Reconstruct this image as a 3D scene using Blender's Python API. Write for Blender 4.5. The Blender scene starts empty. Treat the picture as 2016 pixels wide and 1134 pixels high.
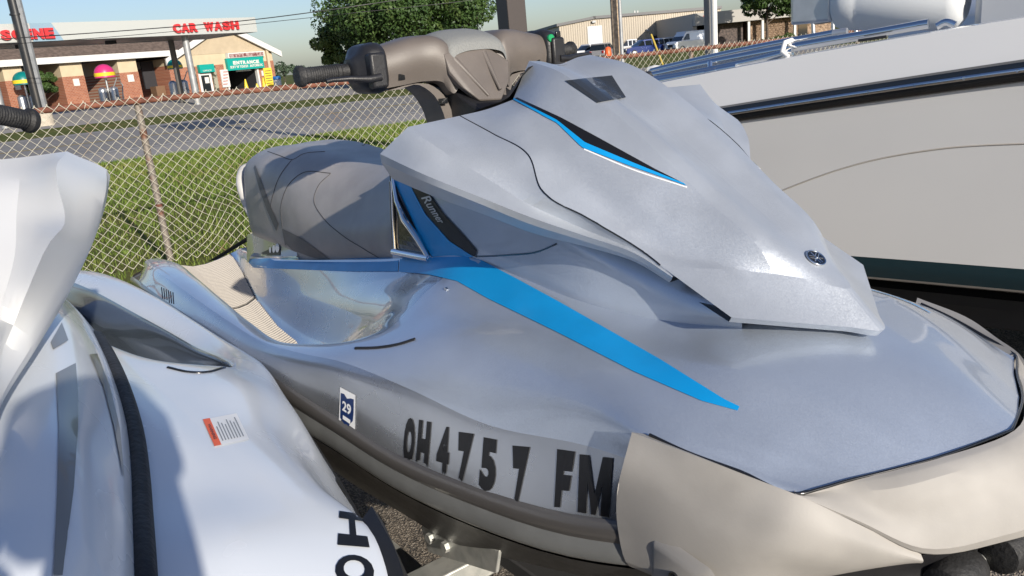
import bpy, bmesh, math, random
import numpy as np
from mathutils import Vector, Matrix
from mathutils.bvhtree import BVHTree

random.seed(7)
RNG = np.random.default_rng(7)
scn = bpy.context.scene
C = scn.collection

# ------------------------------------------------------------------ camera
FPX, PITCH, ROLL, CAMH = 1600.0, math.radians(16.04), math.radians(5.45), 1.6
_r0 = np.array([1, 0, 0.]); FW = np.array([0, math.cos(PITCH), -math.sin(PITCH)])
_u0 = np.array([0, math.sin(PITCH), math.cos(PITCH)])
RT = math.cos(ROLL) * _r0 - math.sin(ROLL) * _u0
UP = math.sin(ROLL) * _r0 + math.cos(ROLL) * _u0
cam = bpy.data.cameras.new('camera'); camo = bpy.data.objects.new('camera', cam); C.objects.link(camo)
cam.sensor_width = 36.0; cam.lens = FPX / 2016 * 36.0; cam.clip_start = 0.02; cam.clip_end = 6000
camo.matrix_world = Matrix(((RT[0], UP[0], -FW[0], 0), (RT[1], UP[1], -FW[1], 0), (RT[2], UP[2], -FW[2], CAMH), (0, 0, 0, 1)))
scn.camera = camo

# ------------------------------------------------------------------ sky, sun, exposure
SUN_AZ, SUN_EL = math.radians(30), math.radians(19.5)      # azimuth to the right of straight behind the camera
sun_dir = Vector((math.sin(SUN_AZ) * math.cos(SUN_EL), -math.cos(SUN_AZ) * math.cos(SUN_EL), math.sin(SUN_EL)))
w = bpy.data.worlds.new('World'); scn.world = w; w.use_nodes = True
nt = w.node_tree; bg = nt.nodes['Background']; sky = nt.nodes.new('ShaderNodeTexSky')
sky.sky_type = 'NISHITA'; sky.sun_disc = False; sky.sun_elevation = SUN_EL
sky.sun_rotation = math.atan2(sun_dir.x, sun_dir.y)
sky.air_density = 1.0; sky.dust_density = 1.0; sky.ozone_density = 1.0
tint = nt.nodes.new('ShaderNodeMix'); tint.data_type = 'RGBA'; tint.blend_type = 'MULTIPLY'; tint.inputs[0].default_value = 1.0
tint.inputs[7].default_value = (.84, .93, 1.18, 1); nt.links.new(sky.outputs[0], tint.inputs[6])
nt.links.new(tint.outputs[2], bg.inputs[0]); bg.inputs[1].default_value = 0.08
sl = bpy.data.lights.new('sun', 'SUN'); sl.energy = 4.4; sl.angle = math.radians(0.53); sl.color = (1.0, 0.92, 0.80)
so = bpy.data.objects.new('sun', sl); C.objects.link(so)
so.rotation_euler = sun_dir.to_track_quat('Z', 'Y').to_euler(); so.location = (0, 0, 30)
scn.view_settings.view_transform = 'Standard'; scn.view_settings.look = 'None'
scn.view_settings.exposure = 0.45; scn.view_settings.gamma = 1.0

# ------------------------------------------------------------------ materials
MATS = {}
def mat(name, col, rough=.5, metal=0., spec=.5, coat=0., bump=0., bscale=50., var=0., vscale=3., col2=None, trans=0., emit=None, mixlo=.4, mixhi=.6, coatr=.03, detail=4., flake=0.):
    if name in MATS: return MATS[name]
    m = bpy.data.materials.new(name); m.use_nodes = True; n = m.node_tree; L = n.links
    p = n.nodes['Principled BSDF']
    p.inputs['Base Color'].default_value = (*col, 1); p.inputs['Roughness'].default_value = rough
    p.inputs['Metallic'].default_value = metal; p.inputs['Specular IOR Level'].default_value = spec
    p.inputs['Coat Weight'].default_value = coat; p.inputs['Coat Roughness'].default_value = coatr
    p.inputs['Transmission Weight'].default_value = trans
    tc = n.nodes.new('ShaderNodeTexCoord')
    def noise(sc, det=detail):
        t = n.nodes.new('ShaderNodeTexNoise'); t.inputs['Scale'].default_value = sc; t.inputs['Detail'].default_value = det
        L.new(tc.outputs['Object'], t.inputs['Vector']); return t
    if var > 0 or col2 is not None:
        t = noise(vscale); r = n.nodes.new('ShaderNodeMapRange')
        r.inputs[1].default_value = mixlo; r.inputs[2].default_value = mixhi
        L.new(t.outputs['Fac'], r.inputs[0])
        mx = n.nodes.new('ShaderNodeMix'); mx.data_type = 'RGBA'; L.new(r.outputs[0], mx.inputs[0])
        c2 = col2 if col2 is not None else tuple(min(1, c * (1 + var)) for c in col)
        c1 = col if col2 is not None else tuple(c * (1 - var) for c in col)
        mx.inputs[6].default_value = (*c1, 1); mx.inputs[7].default_value = (*c2, 1)
        L.new(mx.outputs[2], p.inputs['Base Color'])
        r2 = n.nodes.new('ShaderNodeMapRange'); r2.inputs[3].default_value = max(0, rough - .06); r2.inputs[4].default_value = min(1, rough + .08)
        t2 = noise(vscale * 2.3); L.new(t2.outputs['Fac'], r2.inputs[0]); L.new(r2.outputs[0], p.inputs['Roughness'])
    if flake > 0:
        v = n.nodes.new('ShaderNodeTexVoronoi'); v.inputs['Scale'].default_value = 620.; L.new(tc.outputs['Object'], v.inputs['Vector'])
        b = n.nodes.new('ShaderNodeVectorMath'); b.operation = 'SUBTRACT'; b.inputs[1].default_value = (.5, .5, .5); L.new(v.outputs['Color'], b.inputs[0])
        s = n.nodes.new('ShaderNodeVectorMath'); s.operation = 'SCALE'; s.inputs['Scale'].default_value = flake; L.new(b.outputs[0], s.inputs[0])
        g = n.nodes.new('ShaderNodeNewGeometry'); a = n.nodes.new('ShaderNodeVectorMath'); a.operation = 'ADD'
        L.new(g.outputs['Normal'], a.inputs[0]); L.new(s.outputs[0], a.inputs[1])
        nn = n.nodes.new('ShaderNodeVectorMath'); nn.operation = 'NORMALIZE'; L.new(a.outputs[0], nn.inputs[0])
        L.new(nn.outputs[0], p.inputs['Normal'])
    elif bump > 0:
        t = noise(bscale, 6.); b = n.nodes.new('ShaderNodeBump'); b.inputs['Strength'].default_value = bump; b.inputs['Distance'].default_value = .02
        L.new(t.outputs['Fac'], b.inputs['Height']); L.new(b.outputs[0], p.inputs['Normal'])
    if emit: p.inputs['Emission Color'].default_value = (*emit, 1); p.inputs['Emission Strength'].default_value = 1.
    MATS[name] = m; return m

SILVER = mat('silver_paint', (.50, .56, .65), .33, .62, coat=.9, coatr=.05, flake=.10, var=.05, vscale=5)
HOODP = mat('hood_silver_paint', (.455, .49, .54), .42, .5, coat=.32, coatr=.30, flake=.11, var=.06, vscale=7)
DEEP = mat('silver_paint_dark', (.45, .47, .50), .27, .8, coat=1., coatr=.02, var=.04, vscale=5)
BLUE = mat('cyan_blue_paint', (.002, .27, .62), .42, coat=.2, coatr=.1, var=.05, vscale=10)
BANDB = mat('taupe_gloss_band', (.10, .095, .092), .3, .3, coat=.6)
BANDL = mat('light_grey_rail', (.14, .145, .145), .38, coat=.2, var=.08, vscale=12)
BUMP = mat('warm_grey_bumper', (.32, .307, .29), .56, spec=.3, var=.12, vscale=5, bump=.025, bscale=260)
BLACK = mat('black_plastic', (.016, .016, .018), .42, var=.15, vscale=20, bump=.08, bscale=300)
BLACKG = mat('black_gloss', (.01, .011, .013), .18, coat=.5)
RUBBER = mat('black_rubber', (.02, .02, .021), .6, var=.3, vscale=14, bump=.2, bscale=120)
TAUPE = mat('taupe_plastic', (.125, .108, .096), .46, var=.07, vscale=12, bump=.06, bscale=400)
PADG = mat('grey_pad', (.20, .205, .20), .6, bump=.25, bscale=220)
SEAT = mat('seat_vinyl', (.32, .30, .285), .38, var=.08, vscale=9, bump=.14, bscale=420)
SEAT2 = mat('seat_vinyl_dark', (.10, .097, .10), .46, var=.08, vscale=9, bump=.14, bscale=420)
SEAM = mat('seam_thread', (.075, .072, .07), .6)
CHROME = mat('chrome', (.82, .83, .84), .06, 1.)
DECALK = mat('black_vinyl', (.008, .008, .009), .35)
DECALG = mat('grey_vinyl', (.20, .20, .19), .3, coat=.5)
WHITEV = mat('white_vinyl', (.75, .76, .77), .4)
NAVY = mat('navy_vinyl', (.01, .03, .12), .35)
ORANGEV = mat('orange_vinyl', (.75, .12, .03), .4)
GELW = mat('white_gelcoat', (.68, .72, .77), .25, coat=.45, coatr=.06, var=.015, vscale=2)
GELH = mat('white_hood_plastic', (.68, .685, .68), .4, coat=.15, coatr=.2, var=.015, vscale=2)
BOATW = mat('boat_gelcoat', (.65, .65, .645), .22, coat=.7, coatr=.03, var=.02, vscale=.8)
TEAL = mat('dark_teal_paint', (.006, .03, .042), .3, coat=.4)
GALV = mat('galvanised_steel', (.42, .43, .41), .5, .5, col2=(.55, .55, .52), vscale=25, bump=.08, bscale=60)
ALU = mat('brushed_aluminium', (.62, .64, .66), .35, .8, var=.05, vscale=15)
CUSH = mat('cushion_vinyl', (.66, .68, .69), .45, bump=.1, bscale=200)
STEELP = mat('rusty_rail', (.115, .038, .022), .75, col2=(.20, .075, .045), vscale=9, bump=.4, bscale=90)
POSTM = mat('weathered_post', (.24, .21, .18), .6, .3, col2=(.17, .07, .04), vscale=7, mixlo=.5, mixhi=.68, bump=.2, bscale=60)
WIRE = mat('cream_coated_wire', (.60, .565, .46), .55, col2=(.40, .26, .14), vscale=3.2, mixlo=.58, mixhi=.72)
ASPH = None

# ------------------------------------------------------------------ mesh helpers
def obj(name, me, m=None, parent=None, smooth=None):
    o = bpy.data.objects.new(name, me); C.objects.link(o)
    if m is not None and len(me.materials) == 0: me.materials.append(m)
    if parent is not None: o.parent = parent
    if smooth is not None:
        me.shade_smooth()
        if smooth < 179: me.set_sharp_from_angle(angle=math.radians(smooth))
    return o
def tag(o, label, cat, group=None, kind=None):
    if label: o['label'] = label
    if cat: o['category'] = cat
    if group: o['group'] = group
    if kind: o['kind'] = kind
    return o
def empty(name, loc=(0, 0, 0), rz=0.):
    o = bpy.data.objects.new(name, None); C.objects.link(o); o.location = loc; o.rotation_euler = (0, 0, rz); o.empty_display_size = .1
    return o

class MB:
    def __init__(s): s.v = []; s.f = []; s.mir = False
    def add(s, vs, fs):
        k = len(s.v); s.v += [tuple(float(c) for c in v) for v in vs]; s.f += [tuple(i + k for i in f) for f in fs]; return s
    def box(s, x0, x1, y0, y1, z0, z1):
        return s.add([(x0, y0, z0), (x1, y0, z0), (x1, y1, z0), (x0, y1, z0), (x0, y0, z1), (x1, y0, z1), (x1, y1, z1), (x0, y1, z1)],
                     [(3, 2, 1, 0), (4, 5, 6, 7), (0, 1, 5, 4), (1, 2, 6, 5), (2, 3, 7, 6), (3, 0, 4, 7)])
    def tube(s, pts, r, n=8, cap=True, closed=False):
        P = [Vector(p) for p in pts]; R = r if isinstance(r, (list, tuple)) else [r] * len(P)
        k0 = len(s.v); N = len(P); up = None
        for i, p in enumerate(P):
            if closed: t = P[(i + 1) % N] - P[i - 1]
            else: t = P[min(i + 1, N - 1)] - P[max(i - 1, 0)]
            t = t.normalized() if t.length > 1e-9 else Vector((0, 0, 1))
            if up is None:
                up = Vector((0, 0, 1)) if abs(t.z) < .9 else Vector((1, 0, 0))
            a = t.cross(up); a = a.normalized() if a.length > 1e-6 else t.orthogonal().normalized(); b = t.cross(a).normalized(); up = -b
            for j in range(n):
                q = 2 * math.pi * j / n; c = p + R[i] * (math.cos(q) * a + math.sin(q) * b); s.v.append(tuple(c))
        M = N if closed else N - 1
        for i in range(M):
            for j in range(n):
                A = k0 + i * n; B = k0 + ((i + 1) % N) * n; jj = (j + 1) % n
                s.f.append((A + j, A + jj, B + jj, B + j))
        if cap and not closed:
            s.f.append(tuple(k0 + j for j in reversed(range(n)))); s.f.append(tuple(k0 + (N - 1) * n + j for j in range(n)))
        return s
    def lathe(s, prof, c=(0, 0, 0), n=16, axis='z'):
        k0 = len(s.v)
        for r, z in prof:
            for j in range(n):
                q = 2 * math.pi * j / n; x, y = r * math.cos(q), r * math.sin(q)
                p = {'z': (x, y, z), 'y': (x, z, y), 'x': (z, x, y)}[axis]
                s.v.append((p[0] + c[0], p[1] + c[1], p[2] + c[2]))
        for i in range(len(prof) - 1):
            for j in range(n):
                jj = (j + 1) % n; s.f.append((k0 + i * n + j, k0 + i * n + jj, k0 + (i + 1) * n + jj, k0 + (i + 1) * n + j))
        s.f.append(tuple(k0 + j for j in reversed(range(n)))); e = k0 + (len(prof) - 1) * n; s.f.append(tuple(e + j for j in range(n)))
        return s
    def prism(s, poly, y0, y1):           # polygon in x,z extruded along y
        n = len(poly); vs = [(x, y0, z) for x, z in poly] + [(x, y1, z) for x, z in poly]
        fs = [tuple(range(n)), tuple(reversed(range(n, 2 * n)))] + [(i, i + n, (i + 1) % n + n, (i + 1) % n) for i in range(n)]
        return s.add(vs, fs)
    def grid(s, G):
        G = np.asarray(G); a, b = G.shape[:2]
        fs = [(i * b + j, i * b + j + 1, (i + 1) * b + j + 1, (i + 1) * b + j) for i in range(a - 1) for j in range(b - 1)]
        return s.add(G.reshape(-1, 3), fs)
    def mesh(s, name):
        me = bpy.data.meshes.new(name); me.from_pydata(s.v, [], s.f)
        bm = bmesh.new(); bm.from_mesh(me); bmesh.ops.remove_doubles(bm, verts=bm.verts, dist=1e-5)
        bmesh.ops.recalc_face_normals(bm, faces=bm.faces); bm.to_mesh(me); bm.free(); me.update(); return me
    def build(s, name, m, parent=None, smooth=None, bevel=0., seg=2):
        o = obj(name, s.mesh(name), m, parent, smooth)
        if bevel > 0:
            md = o.modifiers.new('bevel', 'BEVEL'); md.width = bevel; md.segments = seg; md.limit_method = 'ANGLE'; md.angle_limit = math.radians(35); md.harden_normals = False
            o.data.shade_smooth(); o.data.set_sharp_from_angle(angle=math.radians(50))
        if s.mir:                           # the same piece on the other side of the craft, an object of its own
            t = MB(); t.v = [(x, -y, z) for x, y, z in s.v]; t.f = [tuple(reversed(f)) for f in s.f]; t.build(name, m, parent, smooth, bevel, seg)
        return o

def hermite(pts, n, sharp=()):
    P = np.asarray(pts, float); N = len(P)
    if N < 3: return np.array([P[0] + (P[-1] - P[0]) * t for t in np.linspace(0, 1, n * (N - 1) + 1)])
    d = np.maximum(np.linalg.norm(np.diff(P, axis=0), axis=1), 1e-6); sl_ = np.diff(P, axis=0) / d[:, None]
    out = []
    def tang(i, seg):
        if i == 0: return sl_[0]
        if i == N - 1: return sl_[-1]
        if i in sharp: return sl_[seg]
        return (sl_[i - 1] * d[i] + sl_[i] * d[i - 1]) / (d[i - 1] + d[i])
    for i in range(N - 1):
        m0 = tang(i, i) * d[i]; m1 = tang(i + 1, i) * d[i]
        for t in np.arange(n) / n:
            h = ((1 + 2 * t) * (1 - t) ** 2, t * (1 - t) ** 2, t * t * (3 - 2 * t), t * t * (t - 1))
            out.append(h[0] * P[i] + h[1] * m0 + h[2] * P[i + 1] + h[3] * m1)
    out.append(P[-1]); return np.array(out)
def surf(rows, nu, nv, sr=(), sc=()):
    A = np.array([hermite(r, nv, sc) for r in rows])
    return np.stack([hermite(A[:, j], nu, sr) for j in range(A.shape[1])], axis=1)
def full(rows, c0=0):                    # rows run centre -> edge; mirror to the other side
    return [[(u, -s, w) for u, s, w in reversed(r[1:])] + list(r) for r in rows]
def resample(pts, n):
    P = np.asarray(pts, float); d = np.r_[0, np.cumsum(np.linalg.norm(np.diff(P, axis=0), axis=1))]
    t = np.linspace(0, d[-1], n); return np.stack([np.interp(t, d, P[:, k]) for k in range(P.shape[1])], 1)
def pixray(px, py): return FW + RT * (px - 1008) / FPX - UP * (py - 567) / FPX
CAMP = np.array([0, 0, CAMH])
def gz(px, py, z=0.):
    d = pixray(px, py); return CAMP + (z - CAMH) / d[2] * d
def yp(px, py, Y):
    d = pixray(px, py); return CAMP + Y / d[1] * d

class Frame:                              # craft frame: u forward, s sideways, w up (measured off the photo)
    def __init__(self, loc, yaw, sgn):
        self.O = np.array(loc); self.sgn = sgn; self.yaw = yaw
        F_ = np.array([math.sin(yaw), -math.cos(yaw), 0]); S_ = sgn * np.array([math.cos(yaw), math.sin(yaw), 0])
        self.M = np.stack([F_, S_, [0, 0, 1.]]); self.cam = self.M @ (CAMP - self.O) + np.array([1.7, 0, 0])
        self.root_rot = yaw - math.pi / 2
    def at(self, px, py, **k):
        d = self.M @ pixray(px, py); i = 'usw'.index(list(k)[0]); t = (list(k.values())[0] - self.cam[i]) / d[i]
        return tuple(self.cam + t * d)
    def loc(self, p): return (p[0] - 1.7, self.sgn * p[1], p[2])
    def L(self, pts): return [self.loc(p) for p in pts]
    def G(self, g):
        g = np.asarray(g).copy(); g[..., 0] -= 1.7; g[..., 1] *= self.sgn; return g
    def cast(self, bvh, px, py, off=.001):
        d = self.M @ pixray(px, py); d = d / np.linalg.norm(d)
        o = Vector(self.loc(self.cam)); dv = Vector((d[0], self.sgn * d[1], d[2]))
        h, n, i, dist = bvh.ray_cast(o, dv)
        if h is None: return None
        if n.dot(dv) > 0: n = -n
        return h + n * off
def bvh_of(*objs):
    vs, fs = [], []
    for o in objs:
        k = len(vs); vs += [v.co.copy() for v in o.data.vertices]; fs += [tuple(i + k for i in p.vertices) for p in o.data.polygons]
    return BVHTree.FromPolygons(vs, fs)
def strip(fr, bvh, A, B, n, m, off=.0012, mirror=True, cap=None):
    """surface sheet lying on the craft between two measured edges; mirrored to the other side"""
    A = resample(A, n); B = resample(B, n); G = []
    for i in range(n):
        row = []
        for j in range(m):
            t = j / (m - 1); p = fr.cast(bvh, *(A[i] * (1 - t) + B[i] * t), off)
            row.append(p)
        G.append(row)
    mb = MB(); idx = {}
    for i in range(n):
        for j in range(m):
            if G[i][j] is not None: idx[i, j] = len(mb.v); mb.v.append(tuple(G[i][j]))
    for i in range(n - 1):
        for j in range(m - 1):
            ks = [(i, j), (i, j + 1), (i + 1, j + 1), (i + 1, j)]
            if all(k in idx for k in ks):
                P = [Vector(mb.v[idx[k]]) for k in ks]
                if max((P[a] - P[b]).length for a, b in ((0, 1), (1, 2), (2, 3), (3, 0))) < .12: mb.f.append(tuple(idx[k] for k in ks))
    mb.mir = mirror; return mb
def line_on(fr, bvh, pts, r, off=.0, mirror=True, n=6, k=24, straight=False):
    P = [fr.cast(bvh, *p, off) for p in (resample(pts, k) if straight else hermite(pts, max(2, k // max(1, len(pts) - 1))))]; P = [p for p in P if p is not None]
    out = []; runs = [[]]
    for p in P:
        if runs[-1] and (p - runs[-1][-1]).length > .12: runs.append([])
        runs[-1].append(p)
    mb = MB()
    for rn in runs:
        if len(rn) > 1:
            mb.tube(rn, r, n)
    mb.mir = mirror; return mb
def dense(V, F_, lim):                    # cut faces small so that they can follow a curved surface
    bm = bmesh.new(); vs = [bm.verts.new(tuple(v)) for v in V]
    for f in F_:
        try: bm.faces.new([vs[i] for i in f])
        except ValueError: pass
    bmesh.ops.triangulate(bm, faces=bm.faces)
    for _ in range(5):
        e = [e for e in bm.edges if e.calc_length() > lim]
        if not e: break
        bmesh.ops.subdivide_edges(bm, edges=e, cuts=1); bmesh.ops.triangulate(bm, faces=[f for f in bm.faces if len(f.verts) > 3])
    bm.verts.index_update(); V = np.array([v.co[:] for v in bm.verts]); F_ = [tuple(v.index for v in f.verts) for f in bm.faces]; bm.free(); return V, F_
def text_mesh(txt, bold=0., shear=0., size=1., extrude=0., sx=1., spacing=1., dens=.15):
    cu = bpy.data.curves.new('t', 'FONT'); cu.body = txt; cu.offset = bold; cu.shear = shear; cu.size = size; cu.extrude = extrude
    cu.align_x = 'LEFT'; cu.space_character = spacing; cu.resolution_u = 4
    o = bpy.data.objects.new('t', cu); C.objects.link(o); dg = bpy.context.evaluated_depsgraph_get(); dg.update()
    me = bpy.data.meshes.new_from_object(o.evaluated_get(dg)); bpy.data.objects.remove(o)
    V = np.array([v.co[:] for v in me.vertices]); F_ = [tuple(p.vertices) for p in me.polygons]; bpy.data.meshes.remove(me)
    V[:, 0] *= sx; lo, hi = V.min(0), V.max(0); V[:, 0] = (V[:, 0] - lo[0]) / (hi[0] - lo[0]); V[:, 1] = (V[:, 1] - lo[1]) / (hi[1] - lo[1])
    ar = (hi[0] - lo[0]) / (hi[1] - lo[1])
    if extrude == 0 and dens: V, F_ = dense(V, F_, dens)
    return V, F_, ar
def quadmap(q):                           # unit square -> quad (homography); corners bl, br, tr, tl
    src = [(0, 0), (1, 0), (1, 1), (0, 1)]; A = []; b = []
    for (x, y), (X, Y) in zip(src, q):
        A += [[x, y, 1, 0, 0, 0, -X * x, -X * y], [0, 0, 0, x, y, 1, -Y * x, -Y * y]]; b += [X, Y]
    h = np.linalg.solve(np.array(A, float), np.array(b, float)); H = np.append(h, 1).reshape(3, 3)
    def f(x, y):
        p = H @ np.array([x, y, 1]); return p[0] / p[2], p[1] / p[2]
    return f
def put_on(fr, bvh, V, F_, q, off=.0016):
    f = quadmap(q); mb = MB(); ok = {}
    for i, v in enumerate(V):
        p = fr.cast(bvh, *f(v[0], v[1]), off)
        if p is not None: ok[i] = len(mb.v); mb.v.append(tuple(p))
    mb.f = [tuple(ok[i] for i in t) for t in F_ if all(i in ok for i in t)]
    return mb
# ================================================================== setting
AD = np.array([.866, .5]); ND = np.array([-.5, .866])       # along / across the road and fence
def an(a, n, z=0.): p = AD * a + ND * n; return (p[0], p[1], z)
def smooth(x, a, b): t = min(1, max(0, (x - a) / (b - a))); return t * t * (3 - 2 * t)
def rise(x, y):                                             # the far side climbs half a metre towards the car wash
    n = ND[0] * x + ND[1] * y
    return .45 * smooth(n, 49, 72) * smooth(-x, -4, 16)
def node_mat(name, build):
    m = bpy.data.materials.new(name); m.use_nodes = True; n = m.node_tree; build(n, n.nodes['Principled BSDF']); return m
def nz(n, scale, det=6, rough=.6, coord='Object'):
    t = n.nodes.new('ShaderNodeTexNoise'); t.inputs['Scale'].default_value = scale; t.inputs['Detail'].default_value = det; t.inputs['Roughness'].default_value = rough
    c = n.nodes.new('ShaderNodeTexCoord'); n.links.new(c.outputs[coord], t.inputs['Vector']); return t
def ramp(n, src, stops):
    r = n.nodes.new('ShaderNodeValToRGB'); n.links.new(src, r.inputs[0]); e = r.color_ramp.elements
    while len(e) < len(stops): e.new(.5)
    for k, (p, c) in enumerate(stops): e[k].position = p; e[k].color = (*c, 1)
    return r
def mixc(n, fac, a, b):
    x = n.nodes.new('ShaderNodeMix'); x.data_type = 'RGBA'; n.links.new(fac, x.inputs[0]); n.links.new(a, x.inputs[6]); n.links.new(b, x.inputs[7]); return x.outputs[2]
def bumpn(n, p, h, s, d=.02):
    b = n.nodes.new('ShaderNodeBump'); b.inputs['Strength'].default_value = s; b.inputs['Distance'].default_value = d; n.links.new(h, b.inputs['Height']); n.links.new(b.outputs[0], p.inputs['Normal'])
def grass_b(n, p):
    a = ramp(n, nz(n, .35).outputs[0], [(.35, (.085, .11, .025)), (.5, (.12, .145, .035)), (.68, (.22, .18, .07))])
    b = ramp(n, nz(n, 9., 8).outputs[0], [(.3, (.045, .06, .014)), (.6, (.11, .12, .035)), (.8, (.17, .15, .07))])
    c = n.nodes.new('ShaderNodeMix'); c.data_type = 'RGBA'; c.inputs[0].default_value = .5; n.links.new(a.outputs[0], c.inputs[6]); n.links.new(b.outputs[0], c.inputs[7])
    n.links.new(c.outputs[2], p.inputs['Base Color']); p.inputs['Roughness'].default_value = .9; p.inputs['Specular IOR Level'].default_value = .1
    bumpn(n, p, nz(n, 40., 8).outputs[0], .8, .05)
def lot_b(n, p):                                            # old chip-sealed asphalt with loose tan grit
    v = n.nodes.new('ShaderNodeTexVoronoi'); v.inputs['Scale'].default_value = 150.; c = n.nodes.new('ShaderNodeTexCoord'); n.links.new(c.outputs['Object'], v.inputs['Vector'])
    sp = n.nodes.new('ShaderNodeSeparateColor'); n.links.new(v.outputs['Color'], sp.inputs[0])
    st = ramp(n, sp.outputs[0], [(.0, (.03, .027, .025)), (.30, (.07, .063, .055)), (.55, (.18, .15, .118)), (.80, (.29, .245, .195)), (1., (.40, .355, .30))])
    d2 = ramp(n, nz(n, 2.2, 8).outputs[0], [(.40, (.06, .053, .047)), (.62, (.23, .19, .15))])
    x = n.nodes.new('ShaderNodeMix'); x.data_type = 'RGBA'; x.inputs[0].default_value = .38; n.links.new(st.outputs[0], x.inputs[6]); n.links.new(d2.outputs[0], x.inputs[7])
    n.links.new(x.outputs[2], p.inputs['Base Color']); p.inputs['Roughness'].default_value = .9
    bumpn(n, p, v.outputs['Distance'], 1., .006)
def road_b(n, p):
    a = ramp(n, nz(n, 1.3, 8).outputs[0], [(.3, (.27, .25, .23)), (.7, (.38, .355, .325))]); b = ramp(n, nz(n, 60., 3).outputs[0], [(.3, (.17, .16, .15)), (.7, (.33, .31, .29))])
    x = n.nodes.new('ShaderNodeMix'); x.data_type = 'RGBA'; x.inputs[0].default_value = .4; n.links.new(a.outputs[0], x.inputs[6]); n.links.new(b.outputs[0], x.inputs[7])
    n.links.new(x.outputs[2], p.inputs['Base Color']); p.inputs['Roughness'].default_value = .85
def darkroad_b(n, p):
    a = ramp(n, nz(n, 1.1, 8).outputs[0], [(.3, (.19, .178, .165)), (.7, (.26, .245, .228))]); n.links.new(a.outputs[0], p.inputs['Base Color']); p.inputs['Roughness'].default_value = .8
GRASS = node_mat('grass_ground', grass_b); LOT = node_mat('gritty_asphalt', lot_b); ROAD = node_mat('road_asphalt', road_b); DROAD = node_mat('lane_asphalt', darkroad_b)
CREAMP = mat('yellow_line_paint', (.42, .30, .06), .7, var=.25, vscale=6); WHITEP = mat('white_line_paint', (.55, .53, .50), .7, var=.25, vscale=6)

# ground: one sheet, finer near the viewer, to the horizon
xs = np.unique(np.r_[np.linspace(-900, -120, 12), np.linspace(-120, 60, 91), np.linspace(60, 900, 14)])
ys = np.unique(np.r_[np.linspace(-300, 0, 8), np.linspace(0, 160, 81), np.linspace(160, 2500, 14)])
gg = np.array([[(x, y, rise(x, y)) for y in ys] for x in xs])
o = MB().grid(gg).build('ground', GRASS, smooth=180); o['kind'] = 'structure'
def sheet(name, n0, n1, a0, a1, z, m, k=40, kk=2, follow=False):
    g = [[an(a, n, z) for n in np.linspace(n0, n1, kk)] for a in np.linspace(a0, a1, k)]
    if follow: g = [[(p[0], p[1], z + rise(p[0], p[1])) for p in r] for r in g]
    o = MB().grid(g).build(name, m, smooth=180); o['kind'] = 'structure'; return o
sheet('parking_lot', -60, 6.75, -60, 60, .004, LOT)
sheet('road_shoulder', 21.6, 25.3, -200, 300, .004, ROAD)
sheet('road', 25.1, 40, -200, 300, .008, DROAD)
sheet('road_edge_line', 25.25, 25.42, -200, 300, .012, WHITEP)
sheet('road_centre_line', 31.0, 31.12, -200, 300, .012, CREAMP); sheet('road_centre_line', 31.3, 31.42, -200, 300, .012, CREAMP)
sheet('road_edge_line', 38.6, 38.76, -200, 300, .012, WHITEP)
sheet('car_wash_forecourt', 50.5, 130, -60, 26, .012, ROAD, 60, 60, True)

# near grass: real blades between the lot and the road shoulder
def blades(name, n0, n1, a0, a1, N, h0, h1, m, label):
    a = RNG.uniform(a0, a1, N); n = n0 + (n1 - n0) * RNG.uniform(0, 1, N) ** 1.25
    base = np.stack([AD[0] * a + ND[0] * n, AD[1] * a + ND[1] * n, np.zeros(N)], 1)
    h = RNG.uniform(h0, h1, N); th = RNG.uniform(0, 2 * math.pi, N); le = RNG.uniform(.2, .9, N) * h; wd = RNG.uniform(.003, .006, N) * (1 + .10 * (n - n0))
    t = np.stack([np.cos(th), np.sin(th), 0 * th], 1); sd = np.stack([-np.sin(th), np.cos(th), 0 * th], 1)
    p0 = base - sd * wd[:, None]; p1 = base + sd * wd[:, None]; p2 = base + t * (le * .4)[:, None] + np.array([0, 0, .65]) * h[:, None]; p3 = base + t * le[:, None] + np.array([0, 0, 1]) * h[:, None]
    pm = p2 + sd * (wd * .8)[:, None]; V = np.stack([p0, p1, pm, p2, p3], 1).reshape(-1, 3)
    me = bpy.data.meshes.new(name); me.vertices.add(len(V)); me.vertices.foreach_set('co', V.ravel())
    I = np.arange(N)[:, None] * 5 + np.array([0, 1, 2, 0, 2, 3, 3, 2, 4]); me.loops.add(I.size); me.loops.foreach_set('vertex_index', I.ravel())
    me.polygons.add(3 * N); me.polygons.foreach_set('loop_start', np.arange(3 * N) * 3); me.polygons.foreach_set('loop_total', np.full(3 * N, 3)); me.update(); me.validate()
    o = obj(name, me, m); tag(o, label, 'grass', kind='stuff'); return o
def blade_b(n, p):
    a = ramp(n, nz(n, .8, 4).outputs[0], [(.32, (.09, .165, .022)), (.5, (.135, .21, .032)), (.68, (.26, .24, .08))]); b = ramp(n, nz(n, 25., 2).outputs[0], [(.3, (.06, .12, .014)), (.7, (.21, .24, .055))])
    x = n.nodes.new('ShaderNodeMix'); x.data_type = 'RGBA'; x.inputs[0].default_value = .5; n.links.new(a.outputs[0], x.inputs[6]); n.links.new(b.outputs[0], x.inputs[7])
    n.links.new(x.outputs[2], p.inputs['Base Color']); p.inputs['Roughness'].default_value = .6; p.inputs['Specular IOR Level'].default_value = .25
BLADE = node_mat('grass_blade', blade_b)
blades('mown_grass', 6.6, 21.6, -5, 16, 110000, .03, .085, BLADE, 'mown green grass strip between the chain link fence and road')

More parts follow.
